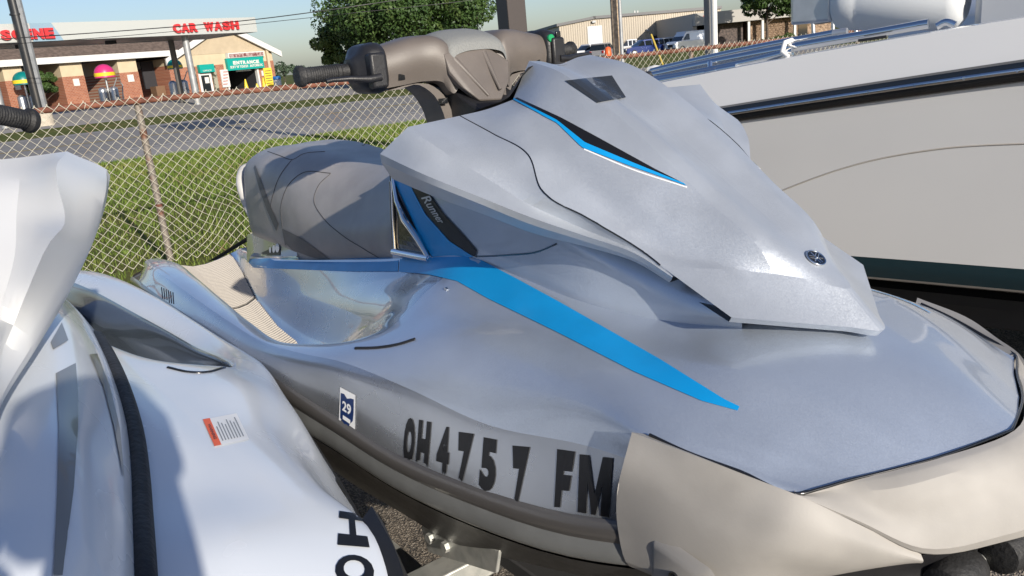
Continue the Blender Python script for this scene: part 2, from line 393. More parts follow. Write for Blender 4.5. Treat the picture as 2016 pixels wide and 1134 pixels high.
# ------------------------------------------------------------------ chain link fence
fence = empty('chain_link_fence', an(1.0, 7.99, 0), math.radians(30))
tag(fence, 'cream chain link fence with rusty brown top rail along the grass', 'fence')
FA0, FA1 = -5.5, 16.0
def rail_z(a): return float(np.interp(a, [-5.5, -1.5, 1.0, 3.4, 6.2, 9, 12, 16], [1.52, 1.50, 1.50, 1.47, 1.44, 1.44, 1.45, 1.46]))
def fl(a, y, z): return (a - 1.0, y, z)
A_ = np.linspace(FA0, FA1, 60)
MB().tube([fl(a, 0, rail_z(a)) for a in A_], .027, 10).build('top_rail', STEELP, fence, smooth=60)
for a in (-2.3, 1.0, 4.3, 7.6, 10.9, 14.2):
    MB().tube([fl(a, .045, -.02), fl(a, .045, rail_z(a) - .03)], .031, 12).build('post', POSTM, fence, smooth=60)
    MB().lathe([(.034, -.03), (.036, -.01), (.034, .015), (.015, .03)], fl(a, .045, rail_z(a)), 12).build('post_cap', POSTM, fence, smooth=50)
    MB().tube([fl(a, .045, .55), fl(a, .045, .575)], .0325, 12).build('post_band', STEELP, fence, smooth=60)
def chain():
    mb = MB(); P = .046; hgt = .044
    def sag(a, z):                                           # bulge where the mesh was pushed near the post
        q = math.exp(-((a - 1.5) ** 2 / .5 + (z - .35) ** 2 / .05)); return (a + .05 * q, -.03 - .05 * q, z + .05 * q * math.sin(a * 9))
    nA = int((FA1 - FA0) / P)
    for i in range(nA):
        a = FA0 + (i + .5) * P; top = rail_z(a) + .035; n = int((top - .03) / hgt); pts = []; ph = i % 2
        for j in range(n + 1):
            z = top - j * hgt; x = a + (P / 2 if (j + ph) % 2 else -P / 2) * 1.04
            q = sag(x, z); pts.append(fl(q[0], q[1] + (.003 if (j + ph) % 2 else -.003), q[2]))
        mb.tube(pts, .0031, 4, cap=False)
        if ph == 0: mb.tube([pts[0], (pts[0][0] + .004, pts[0][1], pts[0][2] + .012)], .0036, 4)
    o = mb.build('wire_mesh', WIRE, fence); o['kind'] = 'stuff'
chain()
for a in np.arange(-1.9, 14, .62):
    z = rail_z(a); MB().tube([fl(a + .012 * math.sin(q), .030 * math.cos(q), z + .030 * math.sin(q)) for q in np.linspace(0, 2 * math.pi, 13)[:-1]], .0022, 5, closed=True).build('tie_wire', WIRE, fence)

# ------------------------------------------------------------------ trees
def leaf_b(c1, c2, c3):
    def f(n, p):
        a = ramp(n, nz(n, .9, 3).outputs[0], [(.3, c1), (.55, c2), (.75, c3)]); n.links.new(a.outputs[0], p.inputs['Base Color']); p.inputs['Roughness'].default_value = .55; p.inputs['Specular IOR Level'].default_value = .3
    return f
LEAF = node_mat('leaf_green', leaf_b((.022, .050, .012), (.045, .085, .020), (.10, .13, .035))); LEAF2 = node_mat('leaf_light', leaf_b((.05, .085, .018), (.08, .12, .03), (.14, .16, .05)))
LEAFD = node_mat('leaf_far', leaf_b((.045, .075, .045), (.06, .09, .055), (.085, .11, .07)))
BARK = mat('bark', (.085, .065, .05), .9, var=.3, vscale=8, bump=.5, bscale=20)
def leaves_mesh(name, cen, rad, nl, size, up=.4):
    """many small leaf faces packed into clumps (cen: clump centres, rad: clump radii)"""
    k = RNG.integers(0, len(cen), nl); d = RNG.normal(0, 1, (nl, 3)); d /= np.linalg.norm(d, axis=1)[:, None]
    r = rad[k] * RNG.uniform(.55, 1.05, nl) ** .5; p = cen[k] + d * r[:, None] * np.array([1, 1, .8])
    nrm = d + RNG.normal(0, .6, (nl, 3)) + np.array([0, 0, up]); nrm /= np.linalg.norm(nrm, axis=1)[:, None]
    t = np.cross(nrm, RNG.normal(0, 1, (nl, 3))); t /= np.linalg.norm(t, axis=1)[:, None]; b = np.cross(nrm, t)
    s = size * RNG.uniform(.6, 1.3, nl)[:, None]
    V = np.stack([p - t * s, p + b * s * .55, p + t * s, p - b * s * .55], 1).reshape(-1, 3); F_ = np.arange(nl * 4).reshape(-1, 4)
    me = bpy.data.meshes.new(name); me.vertices.add(len(V)); me.vertices.foreach_set('co', V.ravel()); me.loops.add(F_.size); me.loops.foreach_set('vertex_index', F_.ravel())
    me.polygons.add(nl); me.polygons.foreach_set('loop_start', np.arange(nl) * 4); me.polygons.foreach_set('loop_total', np.full(nl, 4)); me.update(); return me
def tree(name, label, loc, h, cr, cz0, nl, size, m, trunk_r=.2, nclump=60, group=None, shape=1.0):
    r = empty(name, loc); tag(r, label, 'tree', group)
    mb = MB(); mid = cz0 + (h - cz0) * .5
    mb.tube([(0, 0, -.1), (.03 * h * .1, 0, cz0 * .6), (0, .02, cz0 * 1.1), (.1, 0, mid), (0, 0, h * .85)], [trunk_r, trunk_r * .8, trunk_r * .7, trunk_r * .45, trunk_r * .1], 9)
    for i in range(9):
        q = i * 2.4; z0 = cz0 * .8 + (mid - cz0 * .6) * (i / 9); L_ = cr * RNG.uniform(.5, .85)
        mb.tube([(0, 0, z0), (math.cos(q) * L_ * .5, math.sin(q) * L_ * .5, z0 + L_ * .35), (math.cos(q) * L_, math.sin(q) * L_, z0 + L_ * .6)], [trunk_r * .4, trunk_r * .25, trunk_r * .08], 6)
    mb.build('trunk', BARK, r, smooth=70)
    cen = []; rad = []
    while len(cen) < nclump:
        v = RNG.uniform(-1, 1, 3); q = (v[0] ** 2 + v[1] ** 2) ** .5; lim = math.sqrt(max(0, 1 - abs(v[2]) ** 2.2))
        if q < lim * 1.0 and (q > .35 * lim or v[2] > .2): cen.append((v[0] * cr * .88, v[1] * cr * .88, cz0 + (h - cz0) * (.5 + .44 * v[2]))); rad.append(cr * RNG.uniform(.13, .27))
    obj('crown', leaves_mesh('crown', np.array(cen), np.array(rad), nl, size), m, r); return r
# ================================================================== background
class Plane:                                                # upright plane: x along, y away from the viewer, z up
    def __init__(self, Q, phi):
        self.Q = np.array(Q, float); self.phi = phi; self.d = np.array([math.cos(phi), math.sin(phi), 0]); self.n = np.array([-math.sin(phi), math.cos(phi), 0])
    def at(self, px, py, off=0.):
        r = pixray(px, py); t = ((self.Q - CAMP) @ self.n + off) / (r @ self.n); p = CAMP + t * r - self.Q; return p @ self.d, p[2]
    def rect(self, l, r, t, b, off=0.):
        my, mx = (t + b) / 2, (l + r) / 2; return self.at(l, my, off)[0], self.at(r, my, off)[0], self.at(mx, b, off)[1], self.at(mx, t, off)[1]
def pbox(pl, name, m, parent, l, r, t, b, y0, y1, off=0., bevel=0.):
    x0, x1, z0, z1 = pl.rect(l, r, t, b, off); return MB().box(x0, x1, y0, y1, z0, z1).build(name, m, parent, bevel=bevel)
def ptext(pl, txt, m, parent, name, l, r, t, b, y, bold=.02, depth=.06, shear=0.):
    V, F_, ar = text_mesh(txt, bold=bold, extrude=.02, shear=shear); x0, x1, z0, z1 = pl.rect(l, r, t, b)
    zz = V[:, 2]; zz = (zz - zz.min()) / max(1e-6, zz.max() - zz.min()); mb = MB()
    mb.v = [(x0 + v[0] * (x1 - x0), y - q * depth, z0 + v[1] * (z1 - z0)) for v, q in zip(V, zz)]; mb.f = F_
    o = obj(name, mb.mesh(name), m, parent); o['kind'] = 'stuff' if len(txt) > 1 else ''
    if len(txt) <= 1: del o['kind']
    return o
def word(pl, txt, m, parent, l, r, t0, b0, t1, b1, y, bold=.03, depth=.12, ws=None):
    """raised letters one by one between left and right; top/bottom slide from (t0,b0) to (t1,b1)"""
    wd = {'I': .4, 'W': 1.25, 'M': 1.2, ' ': .7, "'": .3}; W_ = [wd.get(c, 1.) for c in txt]; tot = sum(W_) + .14 * (len(txt) - 1); x = 0
    for c, k in zip(txt, W_):
        a, b = x / tot, (x + k) / tot; x += k + .14; q = (a + b) / 2
        if c != ' ': ptext(pl, c, m, parent, 'letter', l + (r - l) * a, l + (r - l) * b, t0 + (t1 - t0) * q, b0 + (b1 - b0) * q, y, bold, depth)

CREAM = mat('cream_siding', (.52, .43, .29), .8, var=.04, vscale=1.5); CREAMG = mat('cream_gable', (.44, .36, .25), .8, var=.04, vscale=1.5)
def brick_b(n, p):
    t = n.nodes.new('ShaderNodeTexBrick'); c = n.nodes.new('ShaderNodeTexCoord'); mp = n.nodes.new('ShaderNodeMapping'); mp.inputs['Rotation'].default_value = (math.radians(90), 0, 0)
    n.links.new(c.outputs['Object'], mp.inputs[0]); n.links.new(mp.outputs[0], t.inputs[0]); t.inputs['Scale'].default_value = 1.9
    t.inputs[1].default_value = (.26, .085, .045, 1); t.inputs[2].default_value = (.34, .13, .07, 1); t.inputs[3].default_value = (.36, .26, .20, 1); t.inputs['Mortar Size'].default_value = .018
    n.links.new(t.outputs[0], p.inputs['Base Color']); p.inputs['Roughness'].default_value = .9
BRICK = node_mat('red_brick', brick_b)
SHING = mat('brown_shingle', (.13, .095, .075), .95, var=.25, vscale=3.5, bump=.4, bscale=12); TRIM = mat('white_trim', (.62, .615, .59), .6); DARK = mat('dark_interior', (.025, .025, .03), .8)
FASC = mat('fascia_panel', (.42, .44, .43), .5); FASCB = mat('fascia_blue', (.22, .33, .42), .5); SOFF = mat('soffit_metal', (.17, .15, .135), .45, .3, var=.4, vscale=.35)
RED = mat('red_letter', (.55, .03, .035), .45); REDD = mat('red_letter_edge', (.28, .02, .03), .5); TEALS = mat('teal_sign', (.0, .30, .25), .5); YEL = mat('yellow_plastic', (.72, .52, .02), .5); MAG = mat('magenta_dome', (.55, .03, .16), .4)
TEALD = mat('teal_dome', (.0, .16, .15), .4); GREYM = mat('grey_metal', (.33, .34, .35), .5, .4, var=.1, vscale=3); STEEL = mat('dull_steel', (.45, .46, .47), .35, .8); WSIGN = mat('white_sign', (.62, .60, .56), .6, var=.1, vscale=9)
GLASS = mat('dark_glass', (.012, .016, .02), .06, coat=.5)

# ------------------------------------------------------------------ car wash building
CW = Plane(yp(405, 184, 84), math.radians(52.3))
cw = empty('car_wash_building', tuple(CW.Q), CW.phi); tag(cw, 'long cream and brick car wash building with open bays across the road', 'building')
D = 7.5
for l, r, t, mid, b in [(-60, -25, 140, 166, 222), (13, 52, 134, 158, 213), (125, 170, 127, 150, 206), (238, 276, 121, 142, 198), (336, 362, 112, 128, 192)]:
    x0, x1, z0, z1 = CW.rect(l, r, t, b); zm = CW.at((l + r) / 2, mid)[1]; z0 = -.3
    MB().box(x0, x1, 0, D, z0, zm).build('brick_pier', BRICK, cw); MB().box(x0 + .02, x1 - .02, .02, D - .02, zm, z1 + .6).build('cream_pier', CREAM, cw)
for l, r, t, b in [(29, 40, 163, 177), (144, 156, 155, 169), (251, 263, 147, 161)]: pbox(CW, 'bay_sign', WSIGN, cw, l, r, t, b, -.06, -.01)
xL = CW.at(-70, 150)[0]; xG = CW.at(348, 120)[0]; ze = CW.at(345, 108)[1]
MB().box(xL, xG, -.55, -.35, ze - .1, ze + .42).build('gutter', TRIM, cw)
MB().add([(xL, -.5, ze + .40), (xG, -.5, ze + .40), (xG, D / 2, ze + 2.6), (xL, D / 2, ze + 2.6), (xG, D + .5, ze + .4), (xL, D + .5, ze + .4)], [(0, 1, 2, 3), (3, 2, 4, 5)]).build('bay_roof', SHING, cw)
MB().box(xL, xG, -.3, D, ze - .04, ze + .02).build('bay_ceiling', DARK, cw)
# third bay back wall and dark door
x0, x1, z0, z1 = CW.rect(268, 340, 118, 196, D); MB().box(x0, x1, D, D + .15, -.2, z0 + (z1 - z0) * .62).build('bay_back_brick', BRICK, cw); MB().box(x0, x1, D, D + .14, z0 + (z1 - z0) * .62, ze).build('bay_back_panel', GREYM, cw)
pbox(CW, 'bay_pipe', TRIM, cw, 290, 293, 125, 190, 3, 3.1)
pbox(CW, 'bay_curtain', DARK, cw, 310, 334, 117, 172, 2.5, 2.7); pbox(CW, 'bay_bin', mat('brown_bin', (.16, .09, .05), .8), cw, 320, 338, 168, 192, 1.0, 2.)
# gable block
xa, xb = CW.at(345, 150)[0], CW.at(541, 140)[0]; zt = CW.at(450, 104)[1]; zap = CW.at(443, 47)[1]; xm = (xa + xb) / 2
zb = CW.at(420, 128)[1]; od = (CW.rect(445, 511, 135, 182)); H = od[3]
gm = MB(); gd = 11.
for a, b in ((xa, CW.at(388, 160)[0]), ): gm.box(a, od[0], -.02, gd, -.2, zb)
gm.box(od[1], xb, -.02, gd, -.2, zb); gm.build('brick_wall', BRICK, cw).__setitem__('kind', 'stuff')
cm = MB(); cm.box(xa + .03, od[0] - .0, .0, gd, zb, zt); cm.box(od[1], xb - .03, 0, gd, zb, zt); cm.box(od[0], od[1], 0, .4, H, zt); cm.build('cream_wall', CREAM, cw).__setitem__('kind', 'stuff')
MB().add([(xa, -.04, zt), (xb, -.04, zt), (xm, -.04, zap), (xa, gd, zt), (xb, gd, zt), (xm, gd, zap)], [(0, 1, 2), (3, 5, 4), (0, 3, 4, 1)]).build('gable', CREAMG, cw)
for sg, xe in ((-1, xa - .9), (1, xb + .9)):
    sl_ = (zap - zt) / (xm - xa); ze_ = zap - sl_ * abs(xe - xm)
    MB().add([(xm, -.5, zap + .25), (xe, -.5, ze_ + .25), (xe, -.5, ze_ - .35), (xm, -.5, zap - .35), (xm, -.3, zap + .25), (xe, -.3, ze_ + .25), (xe, -.3, ze_ - .35), (xm, -.3, zap - .35)],
             [(0, 1, 2, 3), (7, 6, 5, 4), (0, 4, 5, 1), (1, 5, 6, 2), (2, 6, 7, 3), (3, 7, 4, 0)]).build('rake_board', TRIM, cw)
    MB().add([(xm, -.48, zap + .27), (xe, -.48, ze_ + .27), (xe, gd + .3, ze_ + .27), (xm, gd + .3, zap + .27)], [(0, 1, 2, 3)]).build('gable_roof', SHING, cw)
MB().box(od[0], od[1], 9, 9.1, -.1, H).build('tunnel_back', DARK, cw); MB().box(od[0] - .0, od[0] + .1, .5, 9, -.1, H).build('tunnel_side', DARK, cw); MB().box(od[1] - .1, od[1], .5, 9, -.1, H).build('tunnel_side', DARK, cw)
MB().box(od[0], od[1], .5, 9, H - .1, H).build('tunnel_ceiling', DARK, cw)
pbox(CW, 'tunnel_light', TRIM, cw, 468, 497, 137, 140, .2, .3)
pbox(CW, 'tunnel_machine', GREYM, cw, 472, 484, 147, 172, 6, 7)
dr = pbox(CW, 'door', TRIM, cw, 393, 418, 144, 186, -.1, -.02); pbox(CW, 'pane', GLASS, dr, 397, 413, 148, 180, -.13, -.1)
pbox(CW, 'door_notice', WSIGN, dr, 402, 410, 152, 164, -.15, -.13)
sg_ = pbox(CW, 'door_sign', TEALS, cw, 388, 417, 127, 143, -.45, -.05); ptext(CW, 'OFFICE', WSIGN, sg_, 'lettering', 394, 411, 138, 141, -.46, .0, .02)
es = pbox(CW, 'entrance_sign', TEALS, cw, 443, 515, 113, 137, -.4, -.05)
word(CW, 'ENTRANCE', WSIGN, es, 454, 505, 121, 128, 118, 125, -.4, .06, .04)
ptext(CW, "SOFT 'N' TOUCH   AUTOMATIC", WSIGN, es, 'lettering', 448, 513, 128, 133, -.41, .03, .03)
ms = pbox(CW, 'strip_sign', TRIM, cw, 443, 515, 103, 113, -.5, -.05); pbox(CW, 'strip_face', mat('maroon_print', (.16, .04, .04), .6, col2=(.4, .3, .28), vscale=5), ms, 445, 513, 105, 112, -.53, -.5)
pb = pbox(CW, 'price_board', WSIGN, cw, 434, 449, 137, 172, -.2, -.05)
for k in range(5): pbox(CW, 'price_line', REDD, pb, 437, 446, 141 + k * 6, 142.5 + k * 6, -.22, -.2)
pbox(CW, 'tunnel_jamb', TRIM, cw, 447, 449.5, 140, 182, -.1, .3); pbox(CW, 'tunnel_jamb', TRIM, cw, 508, 511, 134, 178, -.1, .3)
pbox(CW, 'downpipe', CREAM, cw, 527, 531, 96, 175, -.25, -.1); pbox(CW, 'wall_sign', WSIGN, cw, 514, 526, 139, 149, -.12, -.02)
pl_ = mat('ivy_lattice', (.30, .29, .22), .9, col2=(.06, .06, .04), vscale=2.2, mixlo=.48, mixhi=.52)
pbox(CW, 'lattice', pl_, cw, 379, 385, 133, 184, -.3, -.05); pbox(CW, 'lattice', pl_, cw, 418, 425, 130, 182, -.3, -.05)
# ------------------------------------------------------------------ canopy
CN = Plane(yp(505, 50, 61), math.radians(52.3))
cn = empty('car_wash_canopy', (CN.Q[0], CN.Q[1], rise(CN.Q[0], CN.Q[1])), CN.phi); cn.location.z = CN.Q[2]
tag(cn, 'long flat white canopy with red CAR WASH letters before the bays', 'canopy')
zt_ = CN.at(503, 34)[1]; zb_ = CN.at(503, 63)[1]; xl_ = CN.at(-40, 70)[0]; xr_ = CN.at(503, 50)[0]
xb1, xb2 = CN.at(60, 65)[0], CN.at(120, 62)[0]
for a, b, m_ in ((xl_, xb1, FASC), (xb2, xr_, FASC)): MB().box(a, b, -.1, .1, zb_, zt_).build('fascia', m_, cn)
MB().add([(xb1, -.1, zt_), (xb2 - .5, -.1, zt_), (xb2, -.1, zb_), (xb1, -.1, zb_), (xb1, .1, zt_), (xb2 - .5, .1, zt_), (xb2, .1, zb_), (xb1, .1, zb_)], [(0, 1, 2, 3), (7, 6, 5, 4), (0, 4, 5, 1), (1, 5, 6, 2), (2, 6, 7, 3), (3, 7, 4, 0)]).build('fascia', FASCB, cn)
MB().add([(xb2 - .5, -.1, zt_), (xb2, -.1, zt_), (xb2, -.1, zb_)], [(0, 1, 2)]).build('fascia_corner', FASC, cn)
MB().box(xr_ - .1, xr_ + .05, .1, 5.88, zb_, zt_).build('fascia', FASC, cn); MB().box(xl_, xr_, 5.9, 6.05, zb_, zt_).build('fascia', FASC, cn)
MB().box(xl_, xr_ - .1, .1, 5.9, zb_ + .03, zb_ + .1).build('soffit', SOFF, cn); MB().box(xl_, xr_, 0, 6, zt_ - .1, zt_ - .05).build('canopy_roof', FASC, cn)
for k in range(int((xr_ - xl_ - 4) / 5.5)): MB().box(xl_ + 3 + k * 5.5, xl_ + 3.5 + k * 5.5, 2.6, 3.1, zb_ - .18, zb_ + .03).build('lamp', DARK, cn)
word(CN, 'CAR WASH', RED, cn, 338, 466, 48, 66, 41, 58, -.1, .05, .16)
word(CN, 'SCENE', RED, cn, -1, 103, 60, 80, 55, 76, -.1, .05, .16)
gq = rise(CN.Q[0], CN.Q[1]) - CN.Q[2]
for px, off in ((367, .9), (-30, .9)):
    xc = CN.at(px, 90, off)[0]; MB().tube([(xc, off, gq - .1), (xc, off, zb_)], .22, 12).build('column', GREYM, cn, smooth=60)
for px, off in ((338, 5.0), ):
    xc = CN.at(px, 90, off)[0]; MB().tube([(xc, off, gq - .1), (xc, off, zb_)], .2, 12).build('column', mat('dark_column', (.1, .095, .09), .6), cn, smooth=60)
# ------------------------------------------------------------------ vacuum stations
def vacuum(px, py_top, py_base, wpx, m, label):
    Y = 69.; P = yp(px, py_base, Y); s = wpx / FPX * Y / 2; top = yp(px, py_top, Y)[2]; h = top - P[2]; zg = rise(P[0], P[1]); z0 = P[2]
    r = empty('vacuum_station', (P[0], P[1], zg), 0.5); tag(r, label, 'vacuum', 'vacuum stations under the canopy'); b = z0 - zg
    dome = [(s * math.cos(q), b + h - s * .95 + s * .95 * math.sin(q)) for q in np.linspace(0, math.pi / 2 * .97, 8)]
    MB().lathe([(s * 1.02, b + h - s * 1.35)] + dome, (0, 0, 0), 16).build('dome', m, r, smooth=60)
    MB().lathe([(s * 1.04, b + h - s * 1.2), (s * 1.04, b + h - s * .85)], (0, 0, 0), 16).build('dome_band', YEL, r, smooth=60)
    for k in (-1, 1): MB().lathe([(.33, 0), (.33, 1.3), (.30, 1.4), (.12, 1.55)], (k * .42, 0, 0), 14).build('canister', STEEL, r, smooth=50)
    MB().tube([(0, 0, 0), (0, 0, b + h - s)], .09, 10).build('mast', STEEL, r, smooth=60)
    MB().tube([(.4, -.2, 1.4), (.8, -.5, 2.2), (1.1, -.5, 1.6), (.9, -.6, .4), (.5, -.5, .9)], .05, 8).build('hose', GREYM, r, smooth=60)
vacuum(217, 125, 196, 36, MAG, 'vacuum station with magenta dome and yellow band under the canopy')
vacuum(356, 115, 190, 27, TEALD, 'vacuum station with teal dome beside the canopy column')
vacuum(58, 139, 207, 36, TEALD, 'vacuum station with teal dome behind the leaning black pole')
# cones, yellow sign, bins
for px, py, lab in ((487, 182, 'yellow traffic cone in front of the dark wash tunnel opening'), (522, 179, 'yellow traffic cone at right edge of the wash tunnel opening'), (508, 180, 'low yellow bollard cone beside the wash tunnel machine')):
    P = yp(px, py, 81); z = rise(P[0], P[1])
    o = MB().lathe([(.34, 0), (.34, .05), (.24, .06), (.06, 1.1 if px != 508 else .6), (.02, 1.12 if px != 508 else .62)], (0, 0, 0), 12).build('traffic_cone', YEL, smooth=40); o.location = (P[0], P[1], z); tag(o, lab, 'cone', 'cones by the wash tunnel')
P = yp(533, 178, 81); r = empty('yellow_menu_sign', (P[0], P[1], rise(P[0], P[1])), .6); tag(r, 'tall yellow menu sign standing right of the wash tunnel', 'sign')
b_ = MB().box(-.4, .4, -.06, .06, .1, 1.95).build('panel', YEL, r)
for k in range(6): MB().box(-.3, .3, -.075, -.06, .5 + k * .23, .56 + k * .23).build('print_line', DARK, b_)
for k in (-.35, .35): MB().box(k - .04, k + .04, -.05, .05, 0, .1).build('foot', GREYM, r)
P = yp(549, 180, 79); r = empty('waste_drum', (P[0], P[1], rise(P[0], P[1]))); tag(r, 'white drum with blue lid at the corner of the car wash', 'drum')
MB().lathe([(.30, 0), (.36, .3), (.36, .75), (.33, .8)], (0, 0, 0), 14).build('drum', TRIM, r, smooth=50); MB().lathe([(.37, .80), (.37, 1.05), (.30, 1.12)], (0, 0, 0), 14).build('lid', mat('blue_lid', (.02, .16, .45), .4), r, smooth=50)
# ------------------------------------------------------------------ detail shop beyond the bays
DS = Plane(yp(150, 180, 118), math.radians(30)); ds = empty('detail_shop', tuple(DS.Q), DS.phi); tag(ds, 'cream detail shop with dark letters seen through the open wash bays', 'building')
x0, x1, z0, z1 = DS.rect(-40, 232, 100, 196); MB().box(x0, x1, 0, 10, -2.5, z1).build('wall', CREAM, ds); MB().box(x0 - .3, x1 + .3, -.4, 10.4, z1, z1 + .4).build('roof_edge', TRIM, ds)
LETD = mat('dark_letter', (.05, .045, .05), .6)
for t, l, r_, a, b in (('DETAIL', 168, 212, 135, 143), ('AGE T', 169, 202, 147, 154), ('OR', 96, 112, 140, 147)): word(DS, t, LETD, ds, l, r_, a, b, a - 2, b - 2, -.02, .0, .08)
pbox(DS, 'window', GLASS, ds, 102, 117, 177, 186, -.05, .02); pbox(DS, 'window', GLASS, ds, 172, 184, 172, 178, -.05, .02)

# ------------------------------------------------------------------ warehouse and office on the right
def corr_b(n, p): p.inputs['Base Color'].default_value = (.42, .37, .30, 1); p.inputs['Roughness'].default_value = .55; p.inputs['Metallic'].default_value = .1
CORR = node_mat('beige_sheet_metal', corr_b); ROOFG = mat('grey_roof_trim', (.14, .14, .145), .6)
WH = Plane(yp(1230, 106, 112), math.radians(4)); wh = empty('warehouse', tuple(WH.Q), WH.phi); tag(wh, 'beige corrugated metal warehouse with white roll door behind the parked vehicles', 'building')
zgw = -WH.Q[2] - .1
tp = lambda px, py: WH.at(px, py)
c0 = tp(1100, 50); c1 = tp(1172, 35); c2 = tp(1420, 15)
xs_ = np.arange(c0[0], c2[0], .30); mb = MB(); prev = None
for i, x in enumerate(xs_):
    zt2 = np.interp(x, [c0[0], c1[0], c2[0]], [c0[1], c1[1], c2[1]])
    for dx, dy in ((0, 0), (.05, -.05), (.12, -.05), (.17, 0)):
        mb.v += [(x + dx, dy, zgw), (x + dx, dy, float(zt2))]
n_ = len(mb.v) // 2; mb.f = [(2 * i, 2 * i + 2, 2 * i + 3, 2 * i + 1) for i in range(n_ - 1)]; mb.build('corrugated_wall', CORR, wh)
MB().add([(c0[0], 0, zgw), (c0[0], 30, zgw), (c0[0], 30, c0[1]), (c0[0], 0, c0[1])], [(0, 1, 2, 3)]).build('end_wall', CORR, wh)
for a, b in ((c0, c1), (c1, c2)):
    MB().add([(a[0] - .3, -.3, a[1] - .12), (b[0], -.3, b[1] - .12), (b[0], -.3, b[1] + .22), (a[0] - .3, -.3, a[1] + .22), (a[0] - .3, 30, a[1] - .12), (b[0], 30, b[1] - .12), (b[0], 30, b[1] + .22), (a[0] - .3, 30, a[1] + .22)], [(0, 1, 2, 3), (7, 6, 5, 4), (3, 2, 6, 7), (0, 4, 5, 1), (0, 3, 7, 4), (1, 5, 6, 2)]).build('roof', ROOFG, wh)
rd = pbox(WH, 'roll_door', TRIM, wh, 1157, 1186, 51, 93, -.12, -.06); pbox(WH, 'door_panel', mat('pale_blue_door', (.52, .58, .64), .5), rd, 1160, 1183, 53, 93, -.15, -.12)
pbox(WH, 'wall_lamp', GREYM, wh, 1165, 1172, 41, 45, -.4, -.05); pbox(WH, 'wall_lamp', GREYM, wh, 1272, 1277, 57, 62, -.4, -.05); pbox(WH, 'door', DARK, wh, 1286, 1297, 70, 96, -.12, -.05); pbox(WH, 'door', DARK, wh, 1209, 1213, 77, 96, -.12, -.05)
for px in (1260, 1266):
    x_, z_ = tp(px, 20); MB().tube([(x_, 3, z_ - 1), (x_, 3, z_ + .1)], .1, 8).build('roof_vent', TRIM, wh)
OF = Plane(yp(1480, 85, 95), math.radians(2)); of = empty('office_building', tuple(OF.Q), OF.phi); tag(of, 'low office with stone walls, grey fascia and white posts beside the warehouse', 'building')
zgo = -OF.Q[2] - .1
STONE = node_mat('tan_fieldstone', lambda n, p: (n.links.new(ramp(n, nz(n, 3., 5).outputs[0], [(.3, (.12, .075, .05)), (.5, (.30, .20, .13)), (.7, (.44, .32, .22))]).outputs[0], p.inputs['Base Color']), bumpn(n, p, nz(n, 4., 4).outputs[0], 1., .2)))
GF = mat('grey_fascia', (.36, .345, .32), .6)
x0, x1, z0, z1 = OF.rect(1363, 1650, 14, 38); MB().box(x0, x1, -1.0, 18, z0, z1).build('fascia', GF, of)
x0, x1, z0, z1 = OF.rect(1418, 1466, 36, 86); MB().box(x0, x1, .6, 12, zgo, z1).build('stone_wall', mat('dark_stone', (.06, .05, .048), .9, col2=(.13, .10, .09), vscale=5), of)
x0, x1, z0, z1 = OF.rect(1480, 1640, 30, 84); MB().box(x0, x1, .4, 12, zgo, z1 + .3).build('stone_wall', STONE, of)
# individual stones standing proud of the lit wall
sm = MB().add([(-.5, 0, -.5), (.5, 0, -.5), (.5, 0, .5), (-.5, 0, .5), (-.42, -1, -.4), (.42, -1, -.4), (.42, -1, .4), (-.42, -1, .4)], [(4, 5, 6, 7), (0, 1, 5, 4), (1, 2, 6, 5), (2, 3, 7, 6), (3, 0, 4, 7)]).mesh('stone'); sm.materials.append(STONE)
zz_ = zgo + .2; cnt = 0
while zz_ < z1 and cnt < 280:
    xx_ = x0 + RNG.uniform(0, .4)
    while xx_ < min(x1, x0 + 6.3) and cnt < 280:
        wq = RNG.uniform(.28, .62); o = obj('stone', sm, None, of); o.location = (xx_ + wq / 2, .4, zz_); o.scale = (wq * .95, RNG.uniform(.03, .09), .20); xx_ += wq; cnt += 1
    zz_ += .225
for px in (1470, 1497, 1560): pbox(OF, 'post', TRIM, of, px - 2.2, px + 2.2, 32, 86, -.8, -.5)
pbox(OF, 'window', GLASS, of, 1574, 1592, 42, 76, .3, .38); pbox(OF, 'window', GLASS, of, 1505, 1514, 45, 60, .3, .38)
ptext(OF, 'J', RED, of, 'cursive_letter', 1379, 1392, 16, 33, -1.0, .0, .06, shear=.35)
# shadowed return wall of the office facing the warehouse
MB().box(OF.at(1363, 50)[0], OF.at(1372, 50)[0], 0, 17, zgo, OF.at(1363, 37)[1]).build('side_wall', GF, of)
# shrubs
for px, s_ in ((1510, .8), (1532, .9), (1552, 1.1)):
    P = yp(px, 86, 91); o = obj('shrub', leaves_mesh('shrub', np.array([(0, 0, .5 * s_), (.4, 0, .4 * s_), (-.4, 0, .4 * s_)]), np.array([.55, .45, .45]) * s_, 900, .09), LEAF2); o.location = (P[0], P[1], 0)
    tag(o, {1510: 'small round shrub nearest the tree at the stone office', 1532: 'middle round shrub before the stone office wall', 1552: 'largest round shrub before the office by the white post'}[px], 'shrub', 'shrubs before the office')

